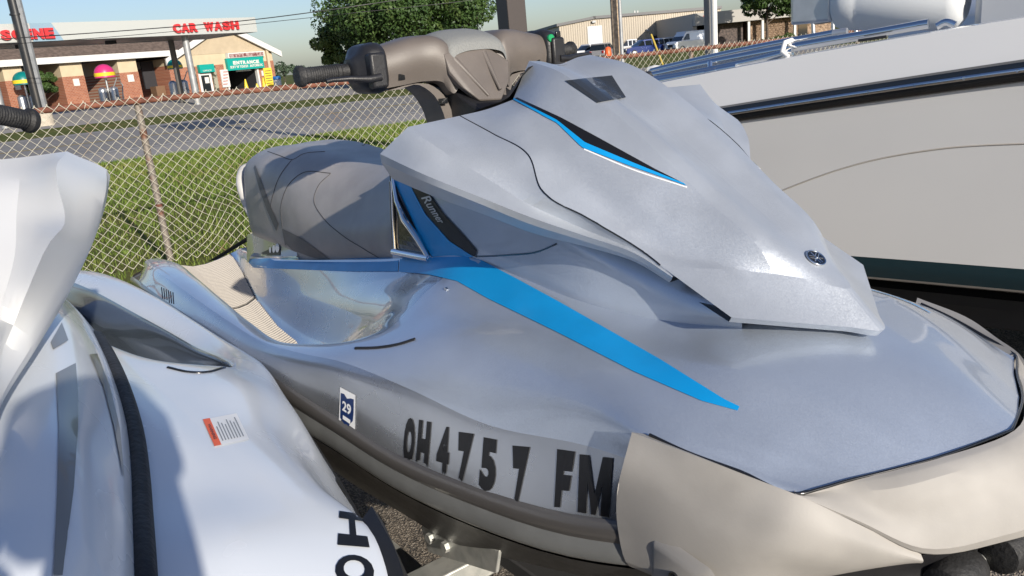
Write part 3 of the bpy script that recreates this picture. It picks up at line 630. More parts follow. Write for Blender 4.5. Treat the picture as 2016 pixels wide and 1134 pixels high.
# ------------------------------------------------------------------ vehicles
def car(name, label, cat, px, base, Y, rz, L_, W_, Hb, H, prof, col, group='vehicles parked by the warehouse', z=None):
    P = yp(px, base, Y); r = empty(name, (P[0], P[1], (rise(P[0], P[1]) + .015) if z is None else z), rz); tag(r, label, cat, group)
    pm = mat('car_paint_' + name + str(col), col, .25, .2, coat=1.)
    hl, hw = L_ / 2, W_ / 2
    body = [(-hl, .38), (-hl + .05, Hb * .82), (-hl + .15, Hb), (hl - .9 * (prof != 'van') - .3, Hb), (hl - .12, Hb * .86), (hl, Hb * .62), (hl - .03, .36), (hl - .5, .30), (-hl + .4, .30)]
    MB().prism(body, -hw, hw).build('body', pm, r, bevel=.07, seg=3)
    fx = {'suv': (-hl + .12, -hl + .45, hl - 2.25, hl - 1.35), 'van': (-hl + .05, -hl + .12, hl - 1.6, hl - .85), 'pickup': (-hl + 1.9, -hl + 2.1, hl - 2.15, hl - 1.35), 'sedan': (-hl + .4, -hl + 1.15, hl - 2.1, hl - 1.3)}[prof]
    a0, a1, b1, b0 = fx; ti = .13
    def loft(z0, z1, e, nm, m):
        f = lambda z: (z - Hb) / (H - Hb); g = []
        for z in (z0, z1):
            t = f(z); xa = a0 + (a1 - a0) * t - e; xb = b0 + (b1 - b0) * t + e; y = hw - .04 - ti * t + e; g += [(xa, -y, z), (xb, -y, z), (xb, y, z), (xa, y, z)]
        return MB().add(g, [(3, 2, 1, 0), (4, 5, 6, 7), (0, 1, 5, 4), (1, 2, 6, 5), (2, 3, 7, 6), (3, 0, 4, 7)]).build(nm, m, r, bevel=.03)
    loft(Hb - .05, H - .12, 0., 'glasshouse', GLASS if prof != 'van' else pm); loft(H - .14, H, .015, 'roof', pm)
    if prof == 'van':
        MB().add([(b0 + .02, -hw + .1, Hb + .02), (b0 + .02, hw - .1, Hb + .02), (b1 + .10, hw - .22, H - .16), (b1 + .10, -hw + .22, H - .16)], [(0, 1, 2, 3)]).build('windscreen', GLASS, r)
        for sg in (-1, 1): MB().add([(b0 - 1.1, sg * (hw - .03), Hb + .05), (b0 - .15, sg * (hw - .03), Hb + .05), (b1 - .05, sg * (hw - .10), H - .25), (b0 - 1.1, sg * (hw - .10), H - .25)], [(0, 1, 2, 3)]).build('side_window', GLASS, r)
    else:
        for xx in ((a1 + b1) / 2, a1 + .1, b1 - .05):
            for sg in (-1, 1): MB().add([(xx - .05, sg * (hw - .025), Hb), (xx + .05, sg * (hw - .025), Hb), (xx + .04, sg * (hw - .04 - ti + .02), H - .1), (xx - .04, sg * (hw - .04 - ti + .02), H - .1)], [(0, 1, 2, 3)]).build('pillar', pm, r)
    for sx in (-hl + .85, hl - .9):
        for sg in (-1, 1):
            wl = MB().lathe([(.22, -.10), (.34, -.10), (.35, -.04), (.35, .06), (.33, .11), (.22, .11)], (sx, sg * (hw - .08), .35), 16, 'y').build('wheel', RUBBER, r, smooth=40)
            MB().lathe([(.21, -.115), (.21, .115)], (sx, sg * (hw - .08), .35), 12, 'y').build('rim', ALU, wl, smooth=30)
    for sg in (-1, 1):
        MB().box(hl - .10, hl + .012, sg * (hw - .35) - .2, sg * (hw - .35) + .2, Hb * .66, Hb * .82).build('headlight', mat('headlight', (.6, .62, .64), .1, coat=1.), r, bevel=.02)
        MB().box(-hl - .012, -hl + .1, sg * (hw - .18) - .12, sg * (hw - .18) + .12, Hb * .62, Hb * .9).build('tail_light', mat('tail_lamp', (.3, .01, .01), .2), r, bevel=.02)
    MB().box(hl - .08, hl + .008, -.45, .45, Hb * .48, Hb * .74).build('grille', DARK, r)
    MB().box(hl - .12, hl + .03, -hw + .1, hw - .1, .33, .50).build('bumper', DARK if prof in ('van', 'pickup') else pm, r, bevel=.03)
    return r
WHC = (.72, .73, .74)
car('pickup_truck', 'white pickup truck at the far left of the warehouse row', 'truck', 1122, 118, 98, math.radians(205), 5.2, 1.95, 1.15, 1.9, 'pickup', WHC)
car('suv', 'white suv parked second from left beside the white pickup', 'car', 1156, 115, 99, math.radians(212), 4.7, 1.9, 1.08, 1.8, 'suv', (.68, .68, .68))
car('suv', 'grey suv parked rear out left of the wooden pole', 'car', 1190, 112, 98, math.radians(60), 4.6, 1.9, 1.05, 1.75, 'suv', (.30, .29, .29))
car('pickup_truck', 'white pickup truck behind the blue suv by the warehouse wall', 'truck', 1243, 98, 107, math.radians(180), 5.4, 1.95, 1.15, 1.9, 'pickup', (.70, .71, .72))
car('suv', 'dark blue suv parked between the wooden pole and yellow guard', 'car', 1264, 108, 96, math.radians(196), 4.6, 1.9, 1.05, 1.7, 'suv', (.01, .03, .16))
car('suv', 'white suv parked between the blue suv and white van', 'car', 1318, 101, 98, math.radians(35), 4.6, 1.9, 1.05, 1.7, 'suv', (.66, .67, .68))
car('van', 'white cargo van facing left beside the grey and white poles', 'van', 1360, 99, 94, math.radians(205), 5.6, 2.0, 1.2, 2.15, 'van', (.74, .75, .76))
car('suv', 'silver suv parked behind the magenta vacuum station', 'car', 182, 201, 95, math.radians(265), 4.7, 1.9, 1.05, 1.75, 'suv', (.35, .36, .37), 'cars at the car wash')
car('sedan', 'silver car at the far left between brick piers', 'car', 18, 213, 100, math.radians(265), 4.5, 1.8, .95, 1.45, 'sedan', (.62, .63, .64), 'cars at the car wash')
car('sedan', 'white car inside the third wash bay', 'car', 283, 194, 103, math.radians(265), 4.5, 1.8, .95, 1.45, 'sedan', (.71, .71, .71), 'cars at the car wash')

# ------------------------------------------------------------------ poles, wires, marker post
def pole(name, label, px, base, Y, wpx, top, m, cat='pole', taper=.9, z=0.):
    P = yp(px, base, Y); r = wpx / FPX * Y / 2; o = MB().tube([(0, 0, -.3), (0, 0, top)], [r, r * taper], 14).build(name, m, smooth=60); o.location = (P[0], P[1], z); tag(o, label, cat); return o
WOODP = mat('pole_wood', (.42, .32, .22), .9, var=.2, vscale=6, bump=.3, bscale=25); CONC = mat('concrete', (.42, .37, .30), .9, var=.12, vscale=5); POLEK = mat('black_pole_paint', (.016, .017, .02), .35, coat=.3); POLEB = mat('brown_pole_paint', (.055, .045, .042), .5)
lp = yp(87, 250, 48); r = empty('sign_pole', (lp[0], lp[1], 0)); tag(r, 'tall black pole on a concrete footing across the road at left', 'pole')
MB().tube([(-.02, 0, .9), (-.02, 0, 11)], .27, 14).build('pole_shaft', POLEK, r, smooth=60); MB().box(.22, .42, -.1, .1, .9, 11).build('conduit', GREYM, r); MB().tube([(-.03, 0, 6.1), (-.03, 0, 6.2)], .32, 14).build('collar', POLEK, r, smooth=40)
MB().lathe([(.52, -.1), (.47, .9), (.40, 1.0)], (.1, 0, 0), 16).build('footing', CONC, r, smooth=50)
sp = yp(1022, 200, 12.6); r = empty('sign_post', (sp[0], sp[1], 0), math.radians(32)); tag(r, 'dark brown square steel post rising behind the handlebars', 'pole')
MB().box(-.16, .16, -.15, .15, 0, 9.5).build('steel_post', POLEB, r, bevel=.01); MB().box(-1.3, 1.3, -.2, .2, 7.6, 9.6).build('sign_cabinet', POLEB, r, bevel=.02)
pole('utility_pole', 'brown wooden utility pole in front of the warehouse', 1217, 150, 42, 16, 11, WOODP)
pole('conduit_pole', 'thin grey pole right beside the wooden utility pole', 1227, 150, 41.5, 7, 9, GREYM)
pole('grey_pole', 'grey metal pole left of the white pole before the office', 1395, 130, 34, 13, 10, mat('pole_grey', (.20, .20, .20), .5, .3))
pole('white_pole', 'white metal pole standing right of the grey pole', 1408, 130, 33.5, 12, 10, mat('pole_white', (.62, .62, .60), .5))
mp = yp(1199, 140, 34); r = empty('marker_post', (mp[0], mp[1], 0)); tag(r, 'white marker post with orange top beyond the fence', 'post')
MB().tube([(0, 0, 0), (0, 0, 1.0)], .10, 10).build('post_body', TRIM, r, smooth=60); MB().lathe([(.13, 1.0), (.14, 1.2), (.12, 1.45), (.05, 1.5)], (0, 0, 0), 10).build('post_top', ORANGEV, r, smooth=50)
gp_ = [yp(1282, 68, 41), yp(1305, 128, 40)]; o = MB().tube([gp_[1], gp_[0]], .05, 8).build('guy_guard', mat('dull_yellow', (.45, .33, .06), .6), smooth=60); tag(o, 'slanted yellow guy wire guard left of the white suv', 'guy guard')
for (pts, lab) in (([(-200, 90, 42), (0, 77, 43), (250, 60, 44), (505, 38, 45), (700, 12, 46), (800, -3, 47), (1100, -60, 48)], 'thicker upper power line crossing above the car wash canopy'), ([(-200, 99, 42), (0, 88, 43), (250, 70, 44), (505, 46, 45), (700, 25, 46), (930, 0, 47), (1100, -25, 48)], 'thinner lower power line crossing the car wash canopy')):
    q = hermite([yp(*p) for p in pts], 6); o = MB().tube(list(q), .026 if 'upper' in lab else .016, 6).build('power_line', BLACK, smooth=60); tag(o, lab, 'power line', 'power lines over the road')

# ------------------------------------------------------------------ trees
P = yp(815, 150, 62); tree('big_tree', 'large dense green tree behind the handlebars', (P[0], P[1], .1), 9.6, 6.7, 1.35, 80000, .125, LEAF, .38, 150)
P = yp(690, 150, 66); tree('side_tree', 'smaller tree with browning tips against left of the large tree', (P[0], P[1], .1), 6.0, 2.6, 1.3, 12000, .15, LEAF2, .2, 36)
P = yp(92, 205, 72); tree('small_tree', 'small round green tree beside the black pole at the car wash', (P[0], P[1], rise(P[0], P[1])), 3.4, 1.5, 1.1, 6000, .11, LEAF, .09, 26)
P = yp(1510, 84, 86); tree('office_tree', 'slender spreading tree in front of the stone office', (P[0], P[1], 0), 7.2, 4.1, 2.6, 11000, .16, LEAF, .16, 44)
def wood(name, label, pts, Y, h0, h1, n):
    cen = []; rad = []
    for k in range(n):
        px = RNG.uniform(*pts); P = yp(px, 100, Y * RNG.uniform(.95, 1.05)); hh = RNG.uniform(h0, h1)
        for q in range(4): cen.append((P[0] + RNG.normal(0, 2), P[1], hh * RNG.uniform(.2, .8))); rad.append(hh * RNG.uniform(.2, .32))
    o = obj(name, leaves_mesh(name, np.array(cen), np.array(rad), n * 260, .8), LEAFD); tag(o, label, 'woods', kind='stuff')
wood('far_woods', 'far off line of trees on the horizon behind the car wash', (-900, 1000), 420, 5, 9, 150); wood('far_woods', 'far off trees on the horizon beyond the boat at right', (1000, 2900), 420, 6, 11, 120)
P = yp(562, 165, 130); tree('field_bush', 'small lone evergreen bush in the field right of car wash', (P[0], P[1], rise(P[0], P[1])), 2.6, .8, .2, 1500, .12, LEAFD, .08, 12)
# ================================================================== personal watercraft (shared hull form)
# plan half-width of the rub rail and the deck cross-sections, centre -> edge, metres
RAIL = [(0.0, .49, .40), (.06, .53, .40), (.35, .58, .405), (.7, .594, .408), (1.05, .603, .41), (1.35, .605, .41), (1.6, .604, .405), (1.8, .598, .405),
        (2.0, .573, .392), (2.2, .545, .372), (2.4, .505, .366), (2.6, .452, .375), (2.75, .395, .40), (2.88, .30, .41), (2.97, .18, .42), (3.02, .08, .425), (3.03, 0, .425)]
def rail_s(u): return np.interp(u, [r[0] for r in RAIL], [r[1] for r in RAIL])
def hull_parts(fr, root, m_hull, m_low, m_band, m_light, front_cap=True):
    rows = []
    for u, s, w in RAIL:
        k = max(0., (u - 2.2) / .9); keel = .02 + .36 * k * k
        rows.append([(u, 0, min(keel, w - .03)), (u, s * .42, min(.10 + .30 * k * k, w - .03)), (u, s * .80, .20 + .18 * k), (u, max(0, s - .035), w - .04), (u, s, w - .005)])
    mb = MB().grid(fr.G(surf(full(rows), 3, 3, sc=(1, 2, 6, 7)))); mb.build('hull', m_hull, root, smooth=40)
    b1, b2 = [], []
    for u, s, w in RAIL:
        h = np.interp(u, [0, .35, 1.05, 1.8, 2.1, 2.35, 2.7, 3.1], [.035, .05, .055, .05, .042, .044, .038, .03])
        h2 = np.interp(u, [0, .35, 1.05, 1.8, 2.1, 2.35, 2.7, 3.1], [.015, .03, .04, .038, .032, .032, .036, .03])
        b1.append([(u, max(0, s - .012), w - .004), (u, s + .004, w + .002), (u, s + .008, w + .5 * h), (u, s + .003, w + h)])
        b2.append([(u, s + .003, w + h), (u, s + .006, w + h + .3 * h2), (u, s + .001, w + h + .8 * h2), (u, max(0, s - .006), w + h + h2)])
    for nm, b, m in (('rub_rail', b1, m_light), ('hull_band', b2, m_band)):
        g = np.asarray(surf(b, 4, 3)); mb = MB().grid(fr.G(g)); mb.mir = True; mb.build(nm, m, root, smooth=60)
# deck rows: u then (s, w) for the points D9 (centre) .. D0 (edge above the band)
DECK = [
 (0.02, [(0, .455), (.09, .457), (.10, .455), (.11, .45), (.13, .445), (.36, .445), (.39, .47), (.43, .49), (.475, .485), (.485, .455)]),
 (.35, [(0, .50), (.165, .49), (.175, .475), (.182, .455), (.195, .425), (.37, .425), (.40, .48), (.435, .522), (.52, .522), (.574, .478)]),
 (.70, [(0, .55), (.215, .54), (.237, .515), (.245, .47), (.275, .405), (.41, .402), (.435, .47), (.465, .533), (.545, .540), (.588, .495)]),
 (1.05, [(0, .60), (.215, .585), (.237, .560), (.265, .49), (.33, .39), (.435, .388), (.462, .46), (.492, .53), (.558, .542), (.597, .505)]),
 (1.35, [(0, .65), (.215, .63), (.237, .603), (.275, .53), (.36, .40), (.455, .398), (.487, .47), (.512, .525), (.562, .538), (.599, .502)]),
 (1.60, [(0, .70), (.215, .668), (.237, .640), (.29, .58), (.375, .455), (.458, .44), (.495, .50), (.522, .528), (.560, .537), (.598, .496)]),
 (1.80, [(0, .73), (.215, .702), (.240, .668), (.30, .63), (.375, .555), (.432, .53), (.475, .55), (.508, .564), (.550, .556), (.592, .49)]),
 (2.00, [(0, .76), (.215, .735), (.265, .699), (.315, .678), (.365, .648), (.405, .625), (.44, .613), (.475, .602), (.528, .576), (.568, .466)]),
 (2.20, [(0, .75), (.22, .718), (.278, .682), (.315, .672), (.345, .665), (.38, .657), (.41, .645), (.44, .625), (.495, .566), (.540, .447)]),
 (2.40, [(0, .73), (.228, .693), (.285, .670), (.315, .662), (.335, .655), (.355, .646), (.38, .632), (.405, .608), (.452, .540), (.500, .442)]),
 (2.60, [(0, .71), (.245, .665), (.295, .652), (.318, .646), (.335, .640), (.35, .632), (.365, .622), (.38, .606), (.402, .552), (.447, .440)]),
 (2.75, [(0, .690), (.22, .664), (.30, .632), (.325, .622), (.342, .615), (.355, .610), (.367, .605), (.380, .598), (.388, .56), (.392, .46)]),
 (2.85, [(0, .664), (.19, .638), (.28, .606), (.30, .599), (.313, .593), (.323, .589), (.333, .584), (.343, .580), (.350, .55), (.354, .46)]),
]
DECKF = [(3.045, 0, .582), (3.005, .13, .575), (2.959, .225, .568), (2.952, .240, .5675), (2.945, .257, .567), (2.938, .275, .566), (2.930, .294, .565), (2.920, .316, .564), (2.917, .322, .53), (2.915, .322, .46)]
DECKM = [(2.955, 0, .627), (2.930, .16, .609), (2.905, .255, .587), (2.900, .272, .584), (2.896, .288, .580), (2.892, .302, .577), (2.888, .316, .574), (2.884, .330, .571), (2.882, .337, .54), (2.880, .339, .46)]
def deck_rows(D=DECK):
    return [[(u, s, w) for s, w in r] for u, r in D] + [DECKM, DECKF]

# ------------------------------------------------------------------ silver watercraft
fr = Frame((-.1012, 2.124, .446), math.radians(35.5), -1)
K = fr.at
ski = empty('watercraft', tuple(fr.O), fr.root_rot)
tag(ski, 'silver and blue personal watercraft with registration OH 4757 FM beside chain link fence', 'jet ski')
hull_parts(fr, ski, BLACK, BLACK, BANDB, BANDL)
deck = MB().grid(fr.G(surf(full(deck_rows()), 6, 8, sc=(7, 8, 10, 11)))).build('deck', SILVER, ski, smooth=14)
bd = bvh_of(deck)
deck.data.materials.append(DEEP)       # darker, glossier copy of the same paint imitating reflections: side panels, footwell walls
for k_, pl in enumerate(deck.data.polygons):
    i_, j_ = k_ // 144, (k_ % 144) // 8
    if (j_ in (0, 17) and pl.center.x < 1.05) or (6 <= i_ < 42 and j_ in (3, 4, 5, 6, 11, 12, 13, 14)): pl.material_index = 1
# gasket round the fore deck and the pale seam bead inside it
gp = [(2.72, .384, .606), (2.78, .372, .595), (2.85, .347, .582)] + [(p[0] + .004, p[1] + .002, p[2] + .001) for p in reversed(DECKF[:8])]
g2 = hermite(gp, 6); G_ = [fr.loc(p) for p in g2] + [fr.loc((p[0], -p[1], p[2])) for p in reversed(g2[:-1])]
MB().tube(G_, .0024, 6).build('deck_gasket', BLACKG, ski, smooth=80)
# blue side stripe, one piece under the seat and one along the fore deck
strip(fr, bd, [(484, 510), (574, 508), (690, 509), (786, 508)], [(499, 527), (600, 531), (700, 535), (784, 535)], 40, 4).build('side_stripe', BLUE, ski, smooth=80)
strip(fr, bd, [(788, 508), (858, 507), (932, 505), (1010, 545), (1100, 594), (1300, 708), (1425, 786), (1456, 801)],
      [(786, 535), (845, 541), (900, 554), (960, 588), (1100, 656), (1250, 733), (1382, 790), (1452, 809)], 70, 5).build('side_stripe', BLUE, ski, smooth=80)
# ribbed foot mats
MATM = mat('ribbed_foam_mat', (.42, .385, .34), .8, bump=.2, bscale=200)
def foot_mats(fr, bd, root, m_, D=DECK, end=1.40):
    s0 = 0.; us = [r[0] for r in D]; a_ = [r[1][4][0] for r in D]; b_ = [r[1][5][0] for r in D]
    for u0, u1 in ((.05, .70), (.715, end)):
        for sg in (1, -1):
            mb = MB(); G = []
            for k, u in enumerate(np.arange(u0, u1, .005)):
                row = []; lo = max(np.interp(u, us, a_) + .004, s0); hi = np.interp(u, us, b_) - .004
                if u > end - .15: lo, hi = lo + (u - end + .15) * .15, hi - (u - end + .15) * .15
                for t in np.linspace(0, 1, 5):
                    s = (lo + (hi - lo) * t) * sg; h = bd.ray_cast(Vector(fr.loc((u, s, 1.0))), Vector((0, 0, -1)))[0]
                    row.append((h.x, h.y, h.z + .003 + (.006 if k % 4 < 2 else 0)))
                G.append(row)
            mb.grid(G).build('foot_mat', m_, root)
foot_mats(fr, bd, ski, MATM)
line_on(fr, bd, [(700, 686), (740, 685), (785, 678), (817, 668)], .0038).build('drain_slot', BLACK, ski, smooth=80)
# bumper: centre nose piece and two side caps
fr0 = fr
def nose(fr, root, m):
    top = [(2.921, .320, .564), (2.945, .260, .567), (2.964, .228, .569), (3.011, .132, .576), (3.052, 0, .583)]
    bot = [fr0.at(1566, 973, s=.325), fr0.at(1690, 1031, s=.268), fr0.at(1814, 1090, s=.199), fr0.at(1960, 1069, s=.095), (3.112, 0, .462)]
    rows = []
    for t, b, k in zip(top, bot, (0., .12, .5, 1, 1)):
        m1 = tuple(t[i] * .45 + b[i] * .55 for i in range(3))
        rows.append([(t[0] - .004, t[1] * .985, t[2] - .03), t, (t[0] + .010 * k, t[1] + .008 * k * (t[1] > 0), t[2] - .003), (m1[0] + .016 * k, m1[1] + .016 * k * (t[1] > 0), m1[2] + .018 * k), (b[0] + .012 * k, b[1] + .010 * k * (t[1] > 0), b[2] + .012 * k), b, (b[0] - .03, b[1] * .9, b[2] - .004)])
    rr = rows + [[(u, -s, w) for u, s, w in r] for r in reversed(rows[:-1])]
    MB().grid(fr.G(surf(rr, 6, 4, sc=(1, 5)))).build('nose_bumper', m, root, smooth=20)
nose(fr, ski, BUMP)
def side_cap(fr, root, m, sg):
    rows = [
     [(2.712, .375, .600), K(1244, 851, s=.402), (2.700, .418, .57), (2.690, .426, .52), (2.690, .430, .46), (2.705, .424, .396), (2.712, .36, .385)],
     [(2.790, .360, .588), K(1400, 909, s=.372), (2.800, .392, .55), (2.795, .406, .51), (2.80, .412, .46), (2.805, .408, .405), (2.80, .33, .395)],
     [(2.855, .338, .574), K(1490, 944, s=.347), (2.875, .368, .535), (2.875, .380, .50), (2.875, .380, .455), (2.87, .366, .412), (2.86, .30, .402)],
     [(2.912, .316, .560), K(1568, 974, s=.326), (2.930, .343, .53), (2.930, .347, .495), (2.92, .338, .455), (2.91, .322, .422), (2.89, .27, .412)],
     [(2.968, .260, .520), K(1690, 1032, s=.27), (2.986, .281, .503), (2.984, .281, .478), (2.975, .272, .452), (2.965, .26, .437), (2.94, .22, .43)],
     [(3.018, .192, .462), K(1813, 1091, s=.20), (3.033, .202, .461), (3.030, .198, .454), (3.022, .19, .447), (3.012, .18, .442), (2.98, .15, .435)]]
    rows = [[(u, s * sg, w) for u, s, w in r] for r in rows]
    g = surf(rows, 7, 5, sc=(1,))
    mb = MB().grid(fr.G(g)); mb.add(fr.G(g[0]), [tuple(range(len(g[0])))]); mb.add(fr.G(g[-1]), [tuple(range(len(g[-1])))])
    o = mb.build('bumper_cap', m, root, smooth=16)
    b = MB()                                        # screw boss
    bc = fr.loc((2.795, .412 * sg, .430)); sy = fr.sgn * sg
    b.add([(bc[0] + x, bc[1] + sy * y, bc[2] + z) for x, y, z in [(-.055, 0, -.04), (.085, -.006, -.04), (.06, 0, .03), (-.05, 0, .045), (-.045, .014, -.03), (.06, .008, -.032), (.04, .014, .018), (-.04, .014, .03)]],
          [(4, 5, 6, 7), (0, 1, 5, 4), (1, 2, 6, 5), (2, 3, 7, 6), (3, 0, 4, 7)])
    b.build('screw_boss', m, o, bevel=.006)
    MB().lathe([(.0085, -.004), (.0085, .004), (.0055, .0045), (.005, -.006)], (bc[0] + .002, bc[1] + sy * .013, bc[2] - .004), 14, 'y').build('bolt_hole', BLACKG, o, smooth=40)
    return o
for sg in (1, -1): side_cap(fr, ski, BUMP, sg)

# ------------------------------------------------------------------ hood
HOOD = [
 [(2.115, 0, 1.122), (2.122, .055, 1.126), K(1040, 131, s=.085), K(1005, 188, s=.14), (2.12, .20, 1.057), K(905, 228, s=.25)],
 [(2.245, 0, 1.088), (2.238, .062, 1.100), (2.243, .092, 1.096), (2.25, .165, 1.048), (2.225, .21, 1.030), K(968, 262, s=.25)],
 [(2.335, 0, 1.030), (2.345, .066, 1.052), (2.35, .098, 1.046), (2.348, .175, .998), (2.335, .215, .985), K(1040, 305, s=.25)],
 [(2.46, 0, .958), (2.464, .07, .974), (2.466, .10, .968), (2.43, .17, .936), (2.385, .212, .924), K(1065, 372, s=.272)],
 [(2.60, 0, .876), (2.60, .06, .884), (2.598, .09, .876), (2.55, .15, .856), (2.495, .19, .852), K(1165, 434, s=.235)],
 [(2.70, 0, .812), (2.698, .05, .816), (2.69, .08, .809), (2.645, .13, .798), (2.595, .167, .803), K(1265, 495, s=.20)],
 [(2.795, 0, .746), (2.784, .04, .749), (2.77, .07, .752), K(1480, 549, s=.11), K(1400, 533, s=.15), K(1330, 545, s=.19)],
 [(2.856, 0, .689), K(1675, 646, s=.04), K(1632, 643, s=.07), K(1550, 636, s=.118), K(1492, 630, s=.153), K(1440, 625, s=.185)],
 [(2.850, 0, .678), (2.828, .04, .686), (2.812, .07, .693), (2.775, .115, .706), (2.745, .15, .714), (2.708, .18, .722)],
 [(2.72, 0, .690), (2.70, .04, .695), (2.69, .07, .70), (2.66, .10, .71), (2.64, .13, .72), (2.62, .155, .73)]]
for c_ in range(5):                       # fair the interior columns so that the panels are clean
    for k_ in range(3):
        q_ = np.polyfit(np.arange(7), [HOOD[i][c_][k_] for i in range(7)], 3)
        for i in range(7):
            v_ = list(HOOD[i][c_]); v_[k_] = float(np.polyval(q_, i)) if not (k_ == 1 and c_ == 0) else 0.; HOOD[i][c_] = tuple(v_)
for i in range(6):                        # raised spine edges and the shallow valley outside them
    for c_, d_ in ((1, .008), (2, .012), (3, -.007), (4, -.004)):
        v_ = HOOD[i][c_]; HOOD[i][c_] = (v_[0], v_[1], v_[2] + d_ * (1 - i / 7))
lipA, lipB = np.array((2.856, 0, .689)), np.array(K(1440, 625, s=.185)); crA, crB = np.array((2.797, 0, .746)), np.array(K(1310, 530, s=.193))
for c_, t_ in enumerate((0, .22, .40, .63, .82, 1)):
    HOOD[7][c_] = tuple(lipA + (lipB - lipA) * t_); b_ = 4 * t_ * (1 - t_) * .012; HOOD[6][c_] = tuple(crA + (crB - crA) * t_ + np.array((0, 0, b_)))
    HOOD[8][c_] = tuple(np.array(HOOD[7][c_]) + np.array((-.010, -.006 * (t_ > 0), -.011)))
hood = MB().grid(fr.G(surf(full(HOOD), 6, 6, sr=(6, 7, 8), sc=(2, 3, 7, 8)))).build('hood', HOODP, ski, smooth=8)
bh = bvh_of(hood)
# rear closing panel behind the hood edge (dashboard shell)
dash = [[(2.13, 0, 1.12), (2.145, .07, 1.126), (2.15, .105, 1.124), (2.125, .14, 1.07), (2.115, .20, 1.055), (2.095, .25, 1.04)],
        [(2.06, 0, 1.06), (2.07, .085, 1.06), (2.07, .12, 1.05), (2.05, .14, 1.03), (2.0, .15, 1.0), (1.95, .16, .98)],
        [(1.94, 0, .93), (1.94, .08, .93), (1.94, .11, .93), (1.93, .13, .93), (1.92, .14, .92), (1.90, .15, .91)]]
MB().grid(fr.G(surf(full(dash), 3, 3))).build('dashboard', BLACK, ski, smooth=50)
strip(fr, bh, [(1113, 160), (1205, 150)], [(1176, 203), (1232, 193)], 8, 8, mirror=False, off=.002).build('hood_vent_insert', mat('vent_grey', (.03, .034, .04), .25, coat=.3), hood)
# black and blue flash decals on the hood flanks
strip(fr, bh, [(1006, 191), (1095, 237), (1150, 281), (1240, 318), (1345, 362)], [(1012, 189), (1105, 232), (1172, 268), (1290, 333), (1346, 361)], 50, 6, off=.0012).build('flash_black', DECALK, hood, smooth=80)
strip(fr, bh, [(1003, 193), (1097, 243), (1146, 291), (1240, 327), (1352, 366)], [(1006, 190), (1097, 237), (1152, 281), (1240, 318), (1346, 361)], 50, 3, off=.0016).build('flash_blue', BLUE, hood, smooth=80)
line_on(fr, bh, [(1150, 294), (1240, 332), (1352, 369)], .0018, k=40).build('flash_edge', WHITEV, hood)
# round badge with three crossed tuning forks
def badge():
    c = fr.cast(bh, 1605, 510, 0); cx = fr.cast(bh, 1625, 510, 0); cy = fr.cast(bh, 1605, 495, 0)
    a = (cx - c).normalized(); n = a.cross(cy - c).normalized()
    if n.z < 0: n = -n
    fwd = Vector((1, 0, 0)); fwd = (fwd - n * fwd.dot(n)).normalized(); side = n.cross(fwd)
    c = Vector((c.x, 0, c.z)) + n * .0012
    def P(x, y, z=0): return c + side * x + fwd * y + n * z
    R = .0165
    MB().add([P(R * math.cos(q), R * math.sin(q), z) for z in (0, .002) for q in np.linspace(0, 2 * math.pi, 33)[:-1]], [tuple(range(32, 64))] + [(i, (i + 1) % 32, (i + 1) % 32 + 32, i + 32) for i in range(32)]).build('badge', mat('badge_navy', (.008, .010, .016), .2, coat=.6), hood)
    MB().tube([P(R * math.cos(q), R * math.sin(q), .002) for q in np.linspace(0, 2 * math.pi, 37)[:-1]], .0014, 6, closed=True).build('badge_ring', CHROME, hood, smooth=80)
    f = MB(); bar = lambda p, q, wd: f.tube([P(*p, .0026), P(*q, .0026)], wd, 5)
    for k in range(3):
        q = math.radians(90 + 120 * k); d = np.array([math.cos(q), math.sin(q)]); t = np.array([-d[1], d[0]])
        bar(-d * .0125, d * .001, .0009)
        for sg in (-1, 1): bar(d * .001 + t * .0024 * sg, d * .0125 + t * .0024 * sg, .00075)
        bar(d * .001 - t * .0024, d * .001 + t * .0024, .0008)
    f.build('badge_emblem', CHROME, hood)
badge()
# wings of the hood
def wing(sg):
    seam = [K(905, 228, s=.25), K(968, 262, s=.25), K(1040, 305, s=.25), K(1065, 372, s=.272), K(1165, 434, s=.235), K(1265, 495, s=.20), K(1330, 545, s=.19)]
    mid = [K(803, 250, s=.402), K(880, 303, s=.37), K(960, 352, s=.328), K(1030, 396, s=.296), K(1140, 447, s=.236), K(1240, 490, s=.206), K(1325, 543, s=.191)]
    out = [K(748, 303, s=.44), K(850, 350, s=.42), K(940, 386, s=.372), K(1040, 426, s=.308), K(1150, 464, s=.246), K(1250, 499, s=.211), K(1324, 546, s=.192)]
    o2 = [K(751, 320, s=.437), K(854, 365, s=.416), K(944, 401, s=.367), K(1040, 440, s=.303), K(1150, 475, s=.242), K(1250, 510, s=.208), K(1322, 551, s=.19)]
    low = [K(772, 352, s=.395), K(870, 393, s=.372), K(957, 424, s=.328), K(1049, 459, s=.272), K(1166, 489, s=.215), K(1255, 518, s=.19), K(1318, 556, s=.178)]
    inn = [(p[0], max(.08, p[1] - .19), p[2] + .0) for p in low]
    rows = [[a, b, c_, d, e, f] for a, b, c_, d, e, f in zip(seam, mid, out, o2, low, inn)]
    rows = [[(u, s * sg, w) for u, s, w in r] for r in rows]
    g = surf(rows, 6, 4, sc=(1, 2, 3, 4)); mb = MB().grid(fr.G(g)); e = g[0]; mb.add(fr.G(e), [tuple(range(len(e)))])
    return mb.build('hood_wing', HOODP, ski, smooth=9)
wgs = [wing(sg) for sg in (1, -1)]
bw = bvh_of(hood, wgs[0])
line_on(fr, bw, [(905, 228), (968, 262), (1040, 305), (1065, 372), (1165, 434), (1265, 495), (1300, 522)], .0016, off=-.0004, k=60).build('panel_gap', BLACKG, hood)

